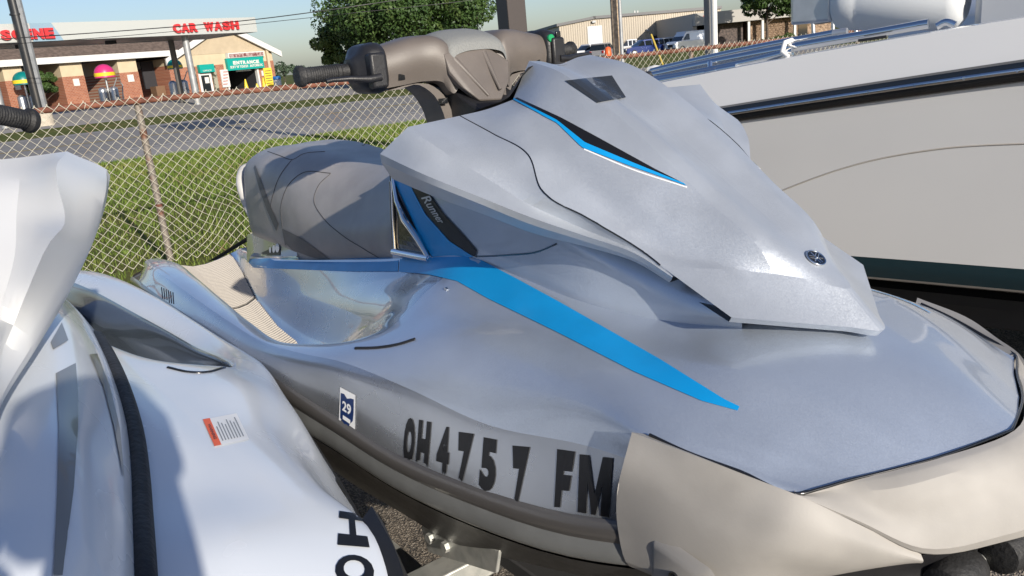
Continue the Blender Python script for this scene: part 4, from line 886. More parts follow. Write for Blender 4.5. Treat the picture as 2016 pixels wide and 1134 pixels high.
# ------------------------------------------------------------------ body under the hood
up_ = [(1.66, .213, .672), (1.80, .213, .70), (2.0, .213, .733), (2.2, .214, .715), (2.4, .205, .692), (2.55, .17, .69), (2.68, .12, .69)]
hi_ = [(1.68, .18, .90), (1.80, .19, .91), (2.0, .20, .90), (2.2, .205, .86), (2.4, .19, .80), (2.55, .155, .75), (2.68, .11, .715)]
rows = [[(a[0] * .0 + b[0], b[1] - .06, b[2] + .03), b, (b[0], (a[1] + b[1]) / 2 + .004, (a[2] + b[2]) / 2), a, (a[0], a[1] - .002, a[2] - .03)] for a, b in zip(up_, hi_)]
g = surf(rows, 5, 4); mb = MB().grid(fr.G(g)); mb.mir = True
fair = mb.build('console_fairing', SILVER, ski, smooth=50)
MB().box(-.04, .06, -.19, .19, .64, .90).build('seat_bulkhead', BLACK, ski)
bf = bvh_of(fair)
strip(fr, bf, [(778, 350), (786, 394), (823, 461), (856, 508)], [(808, 360), (840, 421), (887, 474), (935, 505)], 26, 6, off=.004).build('blue_pillar', BLUE, fair, smooth=80)
strip(fr, bf, [(809, 362), (842, 421), (889, 474), (937, 505)], [(838, 364), (852, 388), (875, 421), (910, 458), (940, 493)], 26, 6, off=.003).build('black_decal', DECALK, fair, smooth=80)
V, F_, ar = text_mesh('Runner', bold=.012, shear=.25)
put_on(fr, bf, V, F_, [(832, 389), (868, 441), (880, 436), (847, 380)], off=.005).build('lettering', mat('silver_print', (.62, .63, .65), .3, .5), fair)
# chrome vent frame with black inside
vent = lambda pts, off: [fr.cast(bf, *p, off) for p in pts]
tri = [(776, 356), (783, 490), (852, 508), (833, 470), (800, 425)]
strip(fr, bf, [(779, 360), (784, 488)], [(783, 362), (848, 504)], 14, 6, off=.006).build('vent_mesh', BLACKG, fair)
def vent_frame():
    for pts, off, r in (([(781, 352), (790, 395), (806, 432), (832, 470), (853, 507)], .012, [.004, .007, .010, .008, .005]), ([(778, 356), (780, 420), (784, 490)], .010, [.006] * 3), ([(783, 494), (815, 500), (853, 507)], .012, [.009] * 3)):
        mb = MB().tube([fr.cast(bf, *p, off) for p in pts], r, 8); mb.mir = True; mb.build('vent_frame', CHROME, fair, smooth=60)
vent_frame()
line_on(fr, bf, [(937, 505), (1000, 502), (1060, 495), (1096, 480)], .002, k=24).build('panel_gap', BLACKG, fair)

# ------------------------------------------------------------------ seat
SEATR = [
 (.44, [(0, .80), (.08, .80), (.125, .78), (.15, .72), (.155, .62), (.15, .56)]),
 (.50, [(0, .882), (.10, .878), (.155, .850), (.18, .76), (.185, .67), (.18, .60)]),
 (.66, [(0, .912), (.11, .908), (.178, .872), (.205, .77), (.205, .69), (.20, .615)]),
 (.86, [(0, .915), (.11, .912), (.178, .872), (.21, .77), (.213, .68), (.208, .612)]),
 (1.02, [(0, .905), (.105, .900), (.172, .860), (.212, .76), (.220, .69), (.214, .607)]),
 (1.20, [(0, .885), (.095, .880), (.158, .842), (.205, .755), (.220, .695), (.214, .628)]),
 (1.40, [(0, .880), (.085, .876), (.142, .845), (.190, .765), (.217, .71), (.213, .655)]),
 (1.60, [(0, .895), (.08, .892), (.135, .868), (.180, .80), (.212, .735), (.211, .688)]),
 (1.70, [(0, .905), (.08, .902), (.132, .88), (.175, .815), (.208, .75), (.209, .700)]),
 (1.715, [(0, .86), (.07, .86), (.11, .85), (.15, .80), (.185, .74), (.19, .69)])]
seat = MB().grid(fr.G(surf(full([[(u, s, w) for s, w in r] + [(u, r[-1][0] - .014, r[-1][1] - .03)] for u, r in SEATR]), 5, 5))).build('seat', SEAT, ski, smooth=60)
bs = bvh_of(seat)
for pts in ([(651, 342), (628, 364), (618, 394), (638, 431), (675, 464), (718, 491), (750, 510)], [(556, 448), (554, 401), (571, 360), (597, 340), (651, 341)],
            [(527, 298), (550, 306), (575, 314), (597, 303), (640, 298)], [(575, 314), (552, 345), (540, 375), (536, 420), (541, 428)]):
    line_on(fr, bs, pts, .0016, off=.0, k=40).build('seam', SEAM, seat, smooth=80)
strip(fr, bs, [(556, 450), (594, 468), (628, 494), (655, 513)], [(563, 490), (575, 509), (610, 516), (652, 516)], 20, 4, off=.0015).build('side_panel', SEAT2, seat, smooth=80)
strip(fr, bs, [(500, 330), (512, 375), (528, 418), (545, 455)], [(503, 325), (520, 370), (535, 410), (549, 440)], 18, 3, off=.0015).build('rear_panel', SEAT2, seat, smooth=80)
# grab handle
hp = hermite([K(543, 452, s=.17), K(508, 440, s=.175), K(490, 410, s=.18), K(474, 350, s=.175), K(484, 331, s=.14), K(505, 328, s=.10)], 5)
MB().tube(fr.L(hp) + fr.L([(p[0], -p[1], p[2]) for p in reversed(hp)]), .017, 10).build('grab_handle', mat('worn_grey_plastic', (.47, .46, .44), .5, col2=(.25, .25, .25), vscale=18, mixlo=.6, mixhi=.7), ski, smooth=80)
# black rear decal with pale ovals
rq = [[(.42, .20, .46), (.5, .20, .52), (.7, .205, .545), (1.0, .213, .59)], [(.40, .17, .58), (.5, .175, .60), (.7, .19, .62), (1.0, .205, .66)]]
g = surf([list(x) for x in zip(*rq)], 5, 3); mb = MB().grid(fr.G(g)); mb.mir = True
tail = mb.build('tail_panel', DEEP, ski, smooth=60); bt = bvh_of(tail)
strip(fr, bt, [(500, 505), (540, 486)], [(552, 505), (552, 488)], 10, 8, off=.002).build('tail_decal', DECALK, tail)
for i, (x, y, a, b) in enumerate([(534, 492, 2, 6), (541, 490, 3, 7.5), (548, 488, 4, 9)]):
    m_ = MB(); P = [fr.cast(bt, x + a * math.cos(q), y + b * math.sin(q), .004) for q in np.linspace(0, 2 * math.pi, 15)[:-1]]
    if all(p is not None for p in P): m_.add(P, [tuple(range(14))]); m_.build('oval', WHITEV, tail)

# ------------------------------------------------------------------ steering
steer = []
for s, top, bot, uf, ub, ufb in [(.235, 1.197, 1.100, 1.800, 1.690, 1.790), (.19, 1.205, 1.103, 1.808, 1.690, 1.795), (.135, 1.214, 1.106, 1.815, 1.68, 1.80), (.10, 1.212, 1.100, 1.825, 1.67, 1.815), (.082, 1.204, 1.072, 1.828, 1.665, 1.83),
                                 (.062, 1.192, 1.092, 1.82, 1.66, 1.84), (.035, 1.184, 1.046, 1.816, 1.66, 1.872), (0, 1.182, 1.036, 1.814, 1.66, 1.878)]:
    mw = (top * .55 + bot * .45)
    steer.append([(ub, s, bot + .02), (ub - .008, s, mw), (ub + .005, s, top - .01), ((uf + ub) / 2, s, top), (uf - .012, s, top - .012), (uf, s, mw), (ufb, s, bot + .004), (ufb - .03, s, bot)])
st = steer + [[(u, -s, w) for u, s, w in r] for r in reversed(steer[:-1])]
g = surf(st, 5, 4, sc=(6,)); mb = MB().grid(fr.G(g)); mb.add(fr.G(g[0]), [tuple(range(len(g[0])))]); mb.add(fr.G(g[-1]), [tuple(range(len(g[-1])))])
cov = mb.build('steering_cover', TAUPE, ski, smooth=40)
PT = [K(872, 104, u=1.824), K(950, 86, u=1.824), K(1003, 120, u=1.832), K(1003, 160, u=1.856), K(988, 197, u=1.886), K(946, 199, u=1.886), K(906, 168, u=1.858), K(886, 146, u=1.838)]
pv = fr.L(PT) + [(x - .02, y, z) for x, y, z in fr.L(PT)]
MB().add(pv, [(0, 1, 4, 5), (1, 2, 3, 4), (0, 5, 6, 7)] + [(i, i + 8, (i + 1) % 8 + 8, (i + 1) % 8) for i in range(8)]).build('cover_plate', TAUPE, cov, bevel=.004)
for A, B in (((893, 118), (962, 188)), ((950, 104), (985, 176))):
    MB().tube([fr.loc(K(*A, u=1.825)), fr.loc(K(*B, u=1.881))], [.010, .004], 8).build('cover_rib', TAUPE, cov, smooth=70)
pad = surf(full([[(u, 0, w), (u, .05 * k, w - .003), (u, .078 * k, w - .012), (u, .088 * k, w - .03)] for u, w, k in ((1.650, 1.180, .6), (1.67, 1.210, .9), (1.72, 1.224, 1.), (1.78, 1.214, 1.), (1.825, 1.190, .95), (1.832, 1.170, .9))]), 4, 4)
MB().grid(fr.G(pad)).build('steering_pad', PADG, ski, smooth=60)
# dark column below the cover and taupe side leg
col = MB(); pr = [(1.70, 1.10), (1.80, 1.09), (1.93, 1.03), (1.99, .98), (1.96, .88), (1.74, .88), (1.70, 1.0)]
col.prism([(u - 1.7, w) for u, w in pr], -.075, .075); col.build('steering_column', BLACK, ski, bevel=.006)
for sg in (1, -1):
    leg = surf([[(u0, s * sg, w), (u1, s * sg, w), (u1, (s - .025) * sg, w), (u0, (s - .025) * sg, w), (u0, s * sg, w)] for u0, u1, s, w in ((1.70, 1.79, .235, 1.098), (1.70, 1.79, .15, 1.103), (1.70, 1.795, .115, 1.075), (1.71, 1.80, .098, 1.03), (1.71, 1.80, .092, .95), (1.71, 1.80, .092, .88))], 3, 1)
    MB().grid(fr.G(leg)).build('cover_leg', TAUPE, cov, smooth=50)
    for (uu, ss, ww) in ((1.792, .20, 1.125), (1.803, .099, 1.06)):
        p = fr.loc((uu, ss * sg, ww)); MB().box(p[0] - .004, p[0] + .010, p[1] - .008, p[1] + .008, p[2] - .006, p[2] + .007).build('slot', BLACKG, cov)
def housing(sg):
    rows = []
    for s, h, d, dz in [(.232, .049, .058, 0), (.238, .054, .064, 0), (.262, .054, .064, 0), (.275, .050, .058, 0), (.287, .034, .04, 0), (.30, .024, .024, 0)]:
        c = (1.742, 1.150); rows.append([(c[0] + d * math.copysign(abs(math.cos(q)) ** .5, math.cos(q)), s * sg, c[1] + dz + h * math.copysign(abs(math.sin(q)) ** .5, math.sin(q))) for q in np.linspace(0, 2 * math.pi, 13)])
    g = surf(rows, 2, 3); mb = MB().grid(fr.G(g)); mb.add(fr.G(g[0]), [tuple(range(len(g[0])))]); mb.add(fr.G(g[-1]), [tuple(range(len(g[-1])))])
    h = mb.build('switch_housing', BLACK, ski, smooth=45)
    p = fr.loc((1.80, .262 * sg, 1.148)); MB().box(p[0] - .01, p[0] + .018, p[1] - .02, p[1] + .02, p[2] - .042, p[2] + .035).build('lever_block', BLACK, h, bevel=.006)
    P = fr.L([(1.815, .262 * sg, 1.13), (1.818, .29 * sg, 1.128), (1.808, .33 * sg, 1.133), (1.80, .37 * sg, 1.134), (1.80, .385 * sg, 1.132)])
    MB().tube(P, [.010, .008, .006, .005, .005], 8).build('lever', BLACK, h, smooth=60)
    if sg < 0:
        p = fr.loc((1.803, -.245, 1.182)); MB().lathe([(.010, 0), (.010, .006), (.008, .008)], p, 14, 'x').build('start_button', mat('green_button', (.01, .28, .10), .4), h, smooth=40)
        for k, c_ in enumerate(((-.27, 1.19), (-.27, 1.165))):
            p = fr.loc((1.803, c_[0], c_[1])); MB().box(p[0], p[0] + .006, p[1] - .008, p[1] + .008, p[2] - .008, p[2] + .008).build('rocker', BLACKG, h, bevel=.002)
    prof = [(.0165, .285), (.0165, .315), (.0185, .318), (.0185, .325)]
    for k in range(12): prof += [(.0172, .326 + k * .0048), (.0182, .3275 + k * .0048), (.0182, .3295 + k * .0048), (.0172, .3302 + k * .0048)]
    prof += [(.0185, .386), (.0195, .392), (.0235, .395), (.0235, .405), (.020, .409), (.012, .409)]
    m_ = MB().lathe([(r, z) for r, z in prof], (0, 0, 0), 20, 'y')
    ang = math.radians(4)
    m_.v = [fr.loc((1.738 + x * 1.0 - (y - .28) * .30, y * sg, 1.150 + z - (y - .28) * .02)) for x, y, z in m_.v]
    m_.build('grip', RUBBER, ski, smooth=35)
for sg in (1, -1): housing(sg)

# ------------------------------------------------------------------ registration letters and sticker
def letters(txt, q, bold=.04):
    V, F_, ar = text_mesh(txt, bold=bold); return put_on(fr, bd, V, F_, q, off=.0016)
for txt, q in [('O', [(793, 914), (814, 920), (820, 825), (799, 820)]), ('H', [(819, 920), (842, 933), (850, 831), (826, 826)]),
               ('4', [(858, 936), (882, 945), (888, 841), (864, 838)]), ('7', [(902, 953), (922, 957), (934, 854), (904, 850)]),
               ('5', [(943, 962), (974, 972), (981, 866), (950, 860)]), ('7', [(1013, 989), (1032, 991), (1044, 880), (1010, 877)]),
               ('F', [(1092, 998), (1116, 1000), (1133, 889), (1098, 884)]), ('M', [(1138, 1008), (1200, 1018), (1208, 902), (1142, 894)])]:
    if txt == 'M':
        mp_ = [(0, 0), (0, 1), (.30, 1), (.51, .36), (.70, 1), (1, 1), (1, 0), (.73, 0), (.73, .56), (.58, 0), (.44, 0), (.28, .56), (.28, 0)]
        V, F_ = dense([(x, y, 0) for x, y in mp_], [tuple(range(13))], .15); put_on(fr, bd, V, F_, q, .0016).build('registration_letter', DECALK, deck)
    else: letters(txt, q, bold={'4': .045, '5': .06}.get(txt, .07)).build('registration_letter', DECALK, deck)
q_ = [(668, 838), (700, 862), (701, 778), (671, 762)]
f_ = quadmap(q_)
def on_q(pts, off, nm, m_, par):
    V, F_ = dense([(x, y, 0) for x, y in pts], [tuple(range(len(pts)))], .12); return put_on(fr, bd, V, F_, q_, off).build(nm, m_, par)
stk = on_q([(0, 0), (1, 0), (1, 1), (0, 1)], .0016, 'validation_sticker', WHITEV, deck)
on_q([(.08, .86), (.3, .88), (.5, .80), (.72, .86), (.92, .88), (.92, .55), (.88, .35), (.7, .22), (.55, .08), (.38, .14), (.1, .22)], .0022, 'state_shape', NAVY, deck)
V, F_, ar = text_mesh('29', bold=.03); put_on(fr, bd, V, F_, [f_(.22, .44), f_(.78, .44), f_(.78, .70), f_(.22, .70)], off=.0028).build('sticker_number', WHITEV, deck)
on_q([(.28, .24), (.75, .24), (.75, .34), (.28, .34)], .0028, 'sticker_bar', WHITEV, deck)
# hull-side lower decal at the stern
for k in range(6):
    line_on(fr, bd, [(318 + k * 4.5, 566 + k * 2), (321 + k * 4.2, 592 + k * 1.2)], .0018, k=6, mirror=False).build('stern_mark', DECALK, deck)
# gloss handle hole detail on the flank
c = fr.cast(bd, 878, 571, .0); MB().lathe([(.006, -.002), (.006, .003), (.003, .004)], tuple(c), 12, 'y').build('flank_screw', CHROME, deck, smooth=40)
# ================================================================== white watercraft beside the viewer
fw = Frame((-1.118, 1.471, .466), math.radians(36.4), 1)
KW = fw.at
wsk = empty('watercraft', tuple(fw.O), fw.root_rot)
tag(wsk, 'white personal watercraft with grey stripe decals in the left foreground', 'jet ski')
WBLK = mat('black_hull_plastic', (.012, .012, .014), .4)
hull_parts(fw, wsk, WBLK, WBLK, WBLK, WBLK)
DECKW = [r for r in DECK if r[0] < 1.5] + [
 (1.60, [(0, .70), (.215, .668), (.237, .640), (.285, .56), (.365, .415), (.455, .40), (.490, .475), (.520, .532), (.560, .540), (.598, .496)]),
 (1.80, [(0, .73), (.215, .702), (.240, .668), (.30, .60), (.375, .47), (.445, .445), (.480, .50), (.510, .560), (.550, .556), (.592, .49)]),
 (1.97, [(0, .755), (.215, .73), (.262, .70), (.31, .655), (.37, .565), (.42, .535), (.455, .556), (.485, .592), (.53, .575), (.572, .468)]),
 (2.08, [(0, .76), (.218, .728), (.272, .692), (.315, .676), (.355, .658), (.392, .642), (.425, .63), (.458, .614), (.513, .572), (.556, .456)])] + [r for r in DECK if r[0] > 2.1]
wdeck = MB().grid(fw.G(surf(full(deck_rows(DECKW)), 6, 6, sc=(7, 8, 10, 11)))).build('deck', GELW, wsk, smooth=40)
wb = bvh_of(wdeck)
nose(fw, wsk, WBLK)
for sg in (1, -1): side_cap(fw, wsk, WBLK, sg)
WMAT = mat('black_ribbed_mat', (.018, .018, .019), .75, bump=.2, bscale=200)
foot_mats(fw, wb, wsk, WMAT, DECKW, 1.66)
# the footwell trough faces take a slate grey material
wdeck.data.materials.append(mat('slate_grey', (.10, .125, .155), .2, coat=.8)); us_ = [r[0] for r in DECKW]
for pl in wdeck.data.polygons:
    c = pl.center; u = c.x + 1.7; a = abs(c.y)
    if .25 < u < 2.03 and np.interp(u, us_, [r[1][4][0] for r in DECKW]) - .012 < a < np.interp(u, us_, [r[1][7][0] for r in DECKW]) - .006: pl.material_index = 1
line_on(fw, wb, [(330, 724), (370, 733), (410, 733), (442, 724)], .0032).build('drain_slot', BLACKG, wsk, smooth=80)
# hood base with its rubber seal on the deck
sp_ = [fw.cast(wb, *p, 0) for p in hermite([(150, 625), (180, 660), (212, 718), (240, 790), (258, 860), (268, 950), (272, 1040), (276, 1134), (282, 1300)], 4)]
sp_ = [p for p in sp_ if p is not None]; SP = [(p.x + 1.7, p.y, p.z) for p in sp_]
SP = [(1.2, SP[0][1] - .01, SP[0][2] - .05)] + SP
if SP[-1][1] > .02: SP.append((SP[-1][0] + .10, 0., SP[-1][2]))
mb = MB().tube(fw.L([(u, s + .004, w_ + .006) for u, s, w_ in SP]), .013, 8); mb.mir = True; mb.build('hood_seal', RUBBER, wsk, smooth=80)
rows = [[(u, s, w_ - .01), (u - .004, max(0, s - .004), w_ + .035), (u - .015, max(0, s * .94 - .004), w_ + .07), (u - .04, s * .80, w_ + .11), (u - .08, s * .5, w_ + .135), (u - .10, 0, w_ + .14)] for u, s, w_ in SP]
rows = [r[::-1] for r in rows]
base = MB().grid(fw.G(surf(full(rows), 2, 4))).build('hood_base', GELW, wsk, smooth=50); wbb = bvh_of(base)
for A, B, n in (([(109, 737), (112, 780), (115, 843), (112, 965), (104, 1134)], [(148, 716), (152, 770), (152, 843), (144, 965), (121, 1134)], 30), ([(175, 699), (202, 762), (222, 838), (240, 935)], [(190, 697), (215, 762), (234, 843), (243, 942)], 24), ([(99, 676), (104, 690)], [(121, 636), (134, 671)], 8)):
    strip(fw, wbb, A, B, n, 5, off=.0014).build('stripe_decal', DECALG, base, smooth=80)
# upper hood with swept wings
UH = [
 [(2.02, 0, 1.060), (2.00, .10, 1.052), (1.99, .18, 1.045), KW(132, 298, s=.262), KW(217, 347, s=.32)],
 [(2.13, 0, 1.045), (2.12, .09, 1.030), (2.12, .15, 1.018), KW(112, 358, s=.205), KW(206, 410, s=.285)],
 [(2.23, 0, 1.020), (2.22, .08, 1.005), (2.21, .13, .990), KW(128, 425, s=.195), KW(185, 473, s=.25)],
 [(2.36, 0, .985), (2.35, .07, .968), (2.33, .11, .950), KW(85, 500, s=.145), KW(148, 554, s=.20)],
 [(2.52, 0, .940), (2.51, .05, .925), (2.49, .08, .905), (2.47, .10, .885), KW(74, 680, s=.12)],
 [(2.68, 0, .890), (2.67, .025, .882), (2.66, .04, .872), (2.64, .05, .860), KW(0, 800, s=.06)],
 [(2.76, 0, .852), (2.755, .012, .850), (2.75, .02, .848), (2.745, .028, .846), (2.735, .035, .842)]]
UH2 = [r + [(r[-1][0] - .012, r[-1][1] - .006, r[-1][2] - .012), (r[-1][0] - .06, max(.01, r[-1][1] - .07), r[-1][2] - .03)] for r in UH]
MB().grid(fw.G(surf(full(UH2), 5, 4, sc=(1, 3, 9, 11)))).build('hood', GELH, wsk, smooth=24)
MB().box(.02, .30, -.15, .15, .74, 1.02).build('dashboard', BLACK, wsk, bevel=.03)
# seat, steering
MB().grid(fw.G(surf(full([[(u, s, w_) for s, w_ in r] for u, r in SEATR]), 4, 4))).build('seat', SEAT2, wsk, smooth=60)
gp0, gp1 = KW(66, 239, u=1.80), KW(-60, 214, u=1.86); gv = [np.array(gp0), np.array(gp1)]
prof = [(0, .012), (0, .020), (.004, .0225), (.012, .0225), (.016, .018)] + [(x, .0172 + .001 * (k % 2)) for k, x in enumerate(np.linspace(.018, .085, 26))] + [(.09, .0195), (.10, .0165), (.16, .0165)]
ax = (gv[1] - gv[0]) / np.linalg.norm(gv[1] - gv[0])
mb = MB().tube([fw.loc(gv[0] + ax * x) for x, r_ in prof], [r_ for x, r_ in prof], 20); mb.mir = True; mb.build('grip', RUBBER, wsk, smooth=40)
e = gv[0] + ax * .15
mb = MB().tube(fw.L([e, e + ax * .05, (e[0] + .01, .03, e[2] + .01), (e[0] + .01, 0, e[2] + .01)]), [.04, .05, .06, .07], 12); mb.mir = True; mb.build('steering_cover', BLACK, wsk, smooth=60)
MB().tube(fw.L([(1.86, 0, e[2]), (2.0, 0, .85)]), .06, 12).build('steering_column', BLACK, wsk, smooth=60)
# warning sticker and registration letters
def wq(pts, q, off, nm, m_):
    V, F_ = dense([(x, y, 0) for x, y in pts], [tuple(range(len(pts)))], .2); return put_on(fw, wb, V, F_, q, off).build(nm, m_, wdeck)
Q = [(422, 881), (490, 866), (465, 815), (399, 828)]; fq = quadmap(Q)
wq([(0, 0), (1, 0), (1, 1), (0, 1)], Q, .0014, 'warning_sticker', WHITEV); wq([(0, 0), (.2, 0), (.2, 1), (0, 1)], Q, .002, 'warning_band', ORANGEV)
for k in range(8): wq([(.27 + k * .085, .12), (.30 + k * .085, .12), (.30 + k * .085, .12 + .76 * (.7 + .3 * ((k * 37) % 10) / 10)), (.27 + k * .085, .12 + .76 * (.7 + .3 * ((k * 37) % 10) / 10))], Q, .002, 'sticker_print', DECALG)
V, F_, ar = text_mesh('WARNING', bold=.02); put_on(fw, wb, V, F_, [fq(.06, .78), fq(.06, .22), fq(.15, .22), fq(.15, .78)], .0026).build('warning_word', DECALK, wdeck)
for ch, q in (('O', [(742, 1165), (731, 1098), (668, 1092), (650, 1150)]), ('H', [(727, 1080), (714, 1015), (668, 1008), (664, 1075)]), ('4', [(709, 1002), (692, 950), (660, 935), (664, 990)])):
    V, F_, ar = text_mesh(ch, bold=.04); put_on(fw, wb, V, F_, q, .0016).build('registration_letter', DECALK, wdeck)

# ================================================================== trailers under the craft
def trailer(fr_, label, rollers):
    t = empty('trailer', (float(fr_.O[0]), float(fr_.O[1]), 0.), fr_.root_rot); tag(t, label, 'trailer', 'watercraft trailers'); dz = float(fr_.O[2])
    L = lambda u, s, w_: (u - 1.7, fr_.sgn * s, w_ + dz)
    def beam(nm, a, b, hw, hh, m=GALV):
        A, B = Vector(L(*a)), Vector(L(*b)); d = (B - A).normalized(); sd = d.cross(Vector((0, 0, 1))).normalized() * hw; upv = Vector((0, 0, hh))
        vs = [P + x * sd + z * upv for P in (A, B) for x, z in ((-1, -1), (1, -1), (1, 1), (-1, 1))]
        return MB().add(vs, [(3, 2, 1, 0), (4, 5, 6, 7), (0, 1, 5, 4), (1, 2, 6, 5), (2, 3, 7, 6), (3, 0, 4, 7)]).build(nm, m, t, bevel=.004)
    beam('cross_beam', (2.05, .56, .02), (2.05, -.56, .02), .035, .03); beam('cross_beam', (.55, .50, -.10), (.55, -.50, -.10), .035, .03)
    for sg in (1, -1):
        beam('side_beam', (.2, .40 * sg, -.06), (2.3, .40 * sg, -.06), .025, .035); beam('tongue_beam', (2.3, .40 * sg, -.055), (3.6, .03 * sg, -.055), .025, .033)
        bk = beam('bunk', (.3, .24 * sg, .045), (2.4, .24 * sg, .055), .045, .02, mat('bunk_carpet', (.03, .03, .032), .95))
        tr = MB().lathe([(.17, -.075), (.26, -.085), (.285, -.06), (.29, 0), (.285, .06), (.26, .085), (.17, .075)], L(.45, .565 * sg, -.055 - .0), 24, 'y').build('tyre', RUBBER, t, smooth=35)
        MB().lathe([(.165, -.06), (.165, .06)], L(.45, .565 * sg, -.055), 16, 'y').build('rim', GALV, tr, smooth=30)
        tm = MB().box(-.03, .03, -.065, .065, 0, .012)
        for k in range(26):                                # tread blocks
            q = 2 * math.pi * k / 26; c_ = L(.45, .565 * sg, -.055); o = MB().add([(c_[0] + math.sin(q) * (.286 + z) + math.cos(q) * x, c_[1] + y, c_[2] + math.cos(q) * (.286 + z) - math.sin(q) * x) for x in (-.026, .026) for y in (-.075, .075) for z in (0, .012)], [(0, 1, 3, 2), (4, 6, 7, 5), (0, 4, 5, 1), (2, 3, 7, 6), (1, 5, 7, 3), (0, 2, 6, 4)]).build('tread_block', RUBBER, tr)
        # bunk bracket plate with bolts
        a = fr_.at(872, 1040, s=.44) if fr_ is fr else (2.1, .44, .17)
        pl = MB().prism([(L(2.07, 0, 0)[0], .115 + dz), (L(2.34, 0, 0)[0], .20 + dz), (L(2.36, 0, 0)[0], .26 + dz), (L(2.10, 0, 0)[0], .205 + dz), (L(2.05, 0, 0)[0], .17 + dz)], fr_.sgn * sg * .43 - .004, fr_.sgn * sg * .43 + .004).build('bracket', GALV, t, bevel=.002)
        for uu, ww in ((2.095, .165), (2.16, .175)): MB().lathe([(.012, -.014), (.012, .014)], L(uu, .43 * sg, ww), 6, 'y').build('bolt', GALV, pl)
    beam('winch_post', (3.16, 0, -.03), (3.12, 0, .34), .03, .03)
    for s_, dw in ((.075, 0), (-.02, .025), (-.115, .0)):
        MB().lathe([(.012, -.045), (.03, -.04), (.036, -.015), (.036, .015), (.03, .04), (.012, .045)], L(3.02 + .03 * (s_ == -.02), s_, .365 + dw), 18, 'y').build('bow_roller', RUBBER, t, smooth=50)
    MB().tube([L(3.03, .14, .37), L(3.03, -.17, .38)], .010, 10).build('roller_pin', GALV, t, smooth=50)
    MB().tube([L(3.58, 0, -.08), L(3.58, 0, -dz)], .028, 12).build('tongue_jack', GALV, t, smooth=50)
trailer(fr, 'galvanised trailer carrying the silver watercraft', True)
trailer(fw, 'galvanised trailer carrying the white watercraft', True)
a, b = Vector(fr.loc((.02, .02, .50))), Vector(fr.loc((-.75, .0, .27)))
so_ = MB(); d_ = Vector((0, .022, 0)); so_.add([a - d_, a + d_, b + d_, b - d_] + [p + Vector((0, 0, .004)) for p in (a - d_, a + d_, b + d_, b - d_)], [(3, 2, 1, 0), (4, 5, 6, 7), (0, 1, 5, 4), (1, 2, 6, 5), (2, 3, 7, 6), (3, 0, 4, 7)])
o = so_.build('tie_down_strap', BLACK); o.location = tuple(fr.O); o.rotation_euler = (0, 0, fr.root_rot); tag(o, 'black tie down strap stretched from the stern of the silver watercraft', 'strap')

# ================================================================== motor boat at the right
BY = math.radians(49); _f = np.array([math.sin(BY), -math.cos(BY), 0])
fbt = Frame(tuple(fr.O + fr.M.T @ np.array([1.6 - 1.7, -2.0, 0]) + 0 * _f), BY, -1); KB = fbt.at
boat = empty('motor_boat', tuple(float(x) for x in fbt.O), fbt.root_rot); tag(boat, 'large white motor boat with chrome rub rail and dark teal bottom at right', 'boat')
def bs_(u): return -(0 if u < 3.2 else .22 * (u - 3.2) ** 2)
def curve_of(pts, s, lo, hi):
    P = np.array([KB(x, y, s=s) for x, y in pts]); q = np.polyfit(P[:, 0], P[:, 2], 2); a, b = P[0, 0], P[-1, 0]
    def f(u):
        c = min(max(u, a), b); v = np.polyval(q, c); d = 2 * q[0] * c + q[1]; return float(np.clip(v + d * (u - c) * (.6 if u > b else 1.), lo, hi))
    return f
wr = curve_of([(1395, 232), (1560, 205), (1700, 187), (1850, 163), (2016, 140)], 0, .3, 1.3); wg = curve_of([(1290, 165), (1400, 143), (1600, 105), (1800, 70), (2016, 35)], -.085, .5, 1.5); wt = curve_of([(1690, 505), (1850, 517), (2016, 530)], -.09, 0., .6)
US = [-1.2, -.6, .0, .45, .84, 1.3, 1.64, 1.94, 2.25, 2.7, 3.2, 3.8, 4.5, 5.2, 5.6]
rows = []
for u in US:
    s = bs_(u); k = max(0, (u - 3.2) / 2.4)
    rows.append([(u, s - .30 - .3 * k, wg(u) + .0), (u, s - .12, wg(u) + .004), (u, s - .085, wg(u)), (u, s - .01, wr(u) + .035), (u, s, wr(u) - .03), (u, s - .012, wr(u) - .10), (u, s - .04, wr(u) * .62 + wt(u) * .38), (u, s - .09 - .3 * k, wt(u))])
ghull = surf(rows, 4, 4, sc=(2, 3, 4)); bo = MB().grid(fbt.G(ghull)).build('hull', BOATW, boat, smooth=40)
r2 = []; r3 = []; r4 = []
for u in US:
    s = bs_(u); k = max(0, (u - 3.2) / 2.4); t = wt(u)
    r2.append([(u, s - .09 - .3 * k, t), (u, s - .105 - .3 * k, t - .05), (u, s - .13 - .3 * k, t - .10)]); r3.append([(u, s - .13 - .3 * k, t - .10), (u, s - .15 - .3 * k, t - .115), (u, s - .22 - .3 * k, t - .13)]); r4.append([(u, s - .22 - .3 * k, t - .13), (u, s - .6 - .2 * k, t - .20), (u, s - 1.1, t - .30)])
MB().grid(fbt.G(surf(r2, 4, 3))).build('boot_stripe', TEAL, boat, smooth=60); MB().grid(fbt.G(surf(r3, 4, 3))).build('chine', BOATW, boat, smooth=60); MB().grid(fbt.G(surf(r4, 4, 3))).build('bottom', BLACK, boat, smooth=60)
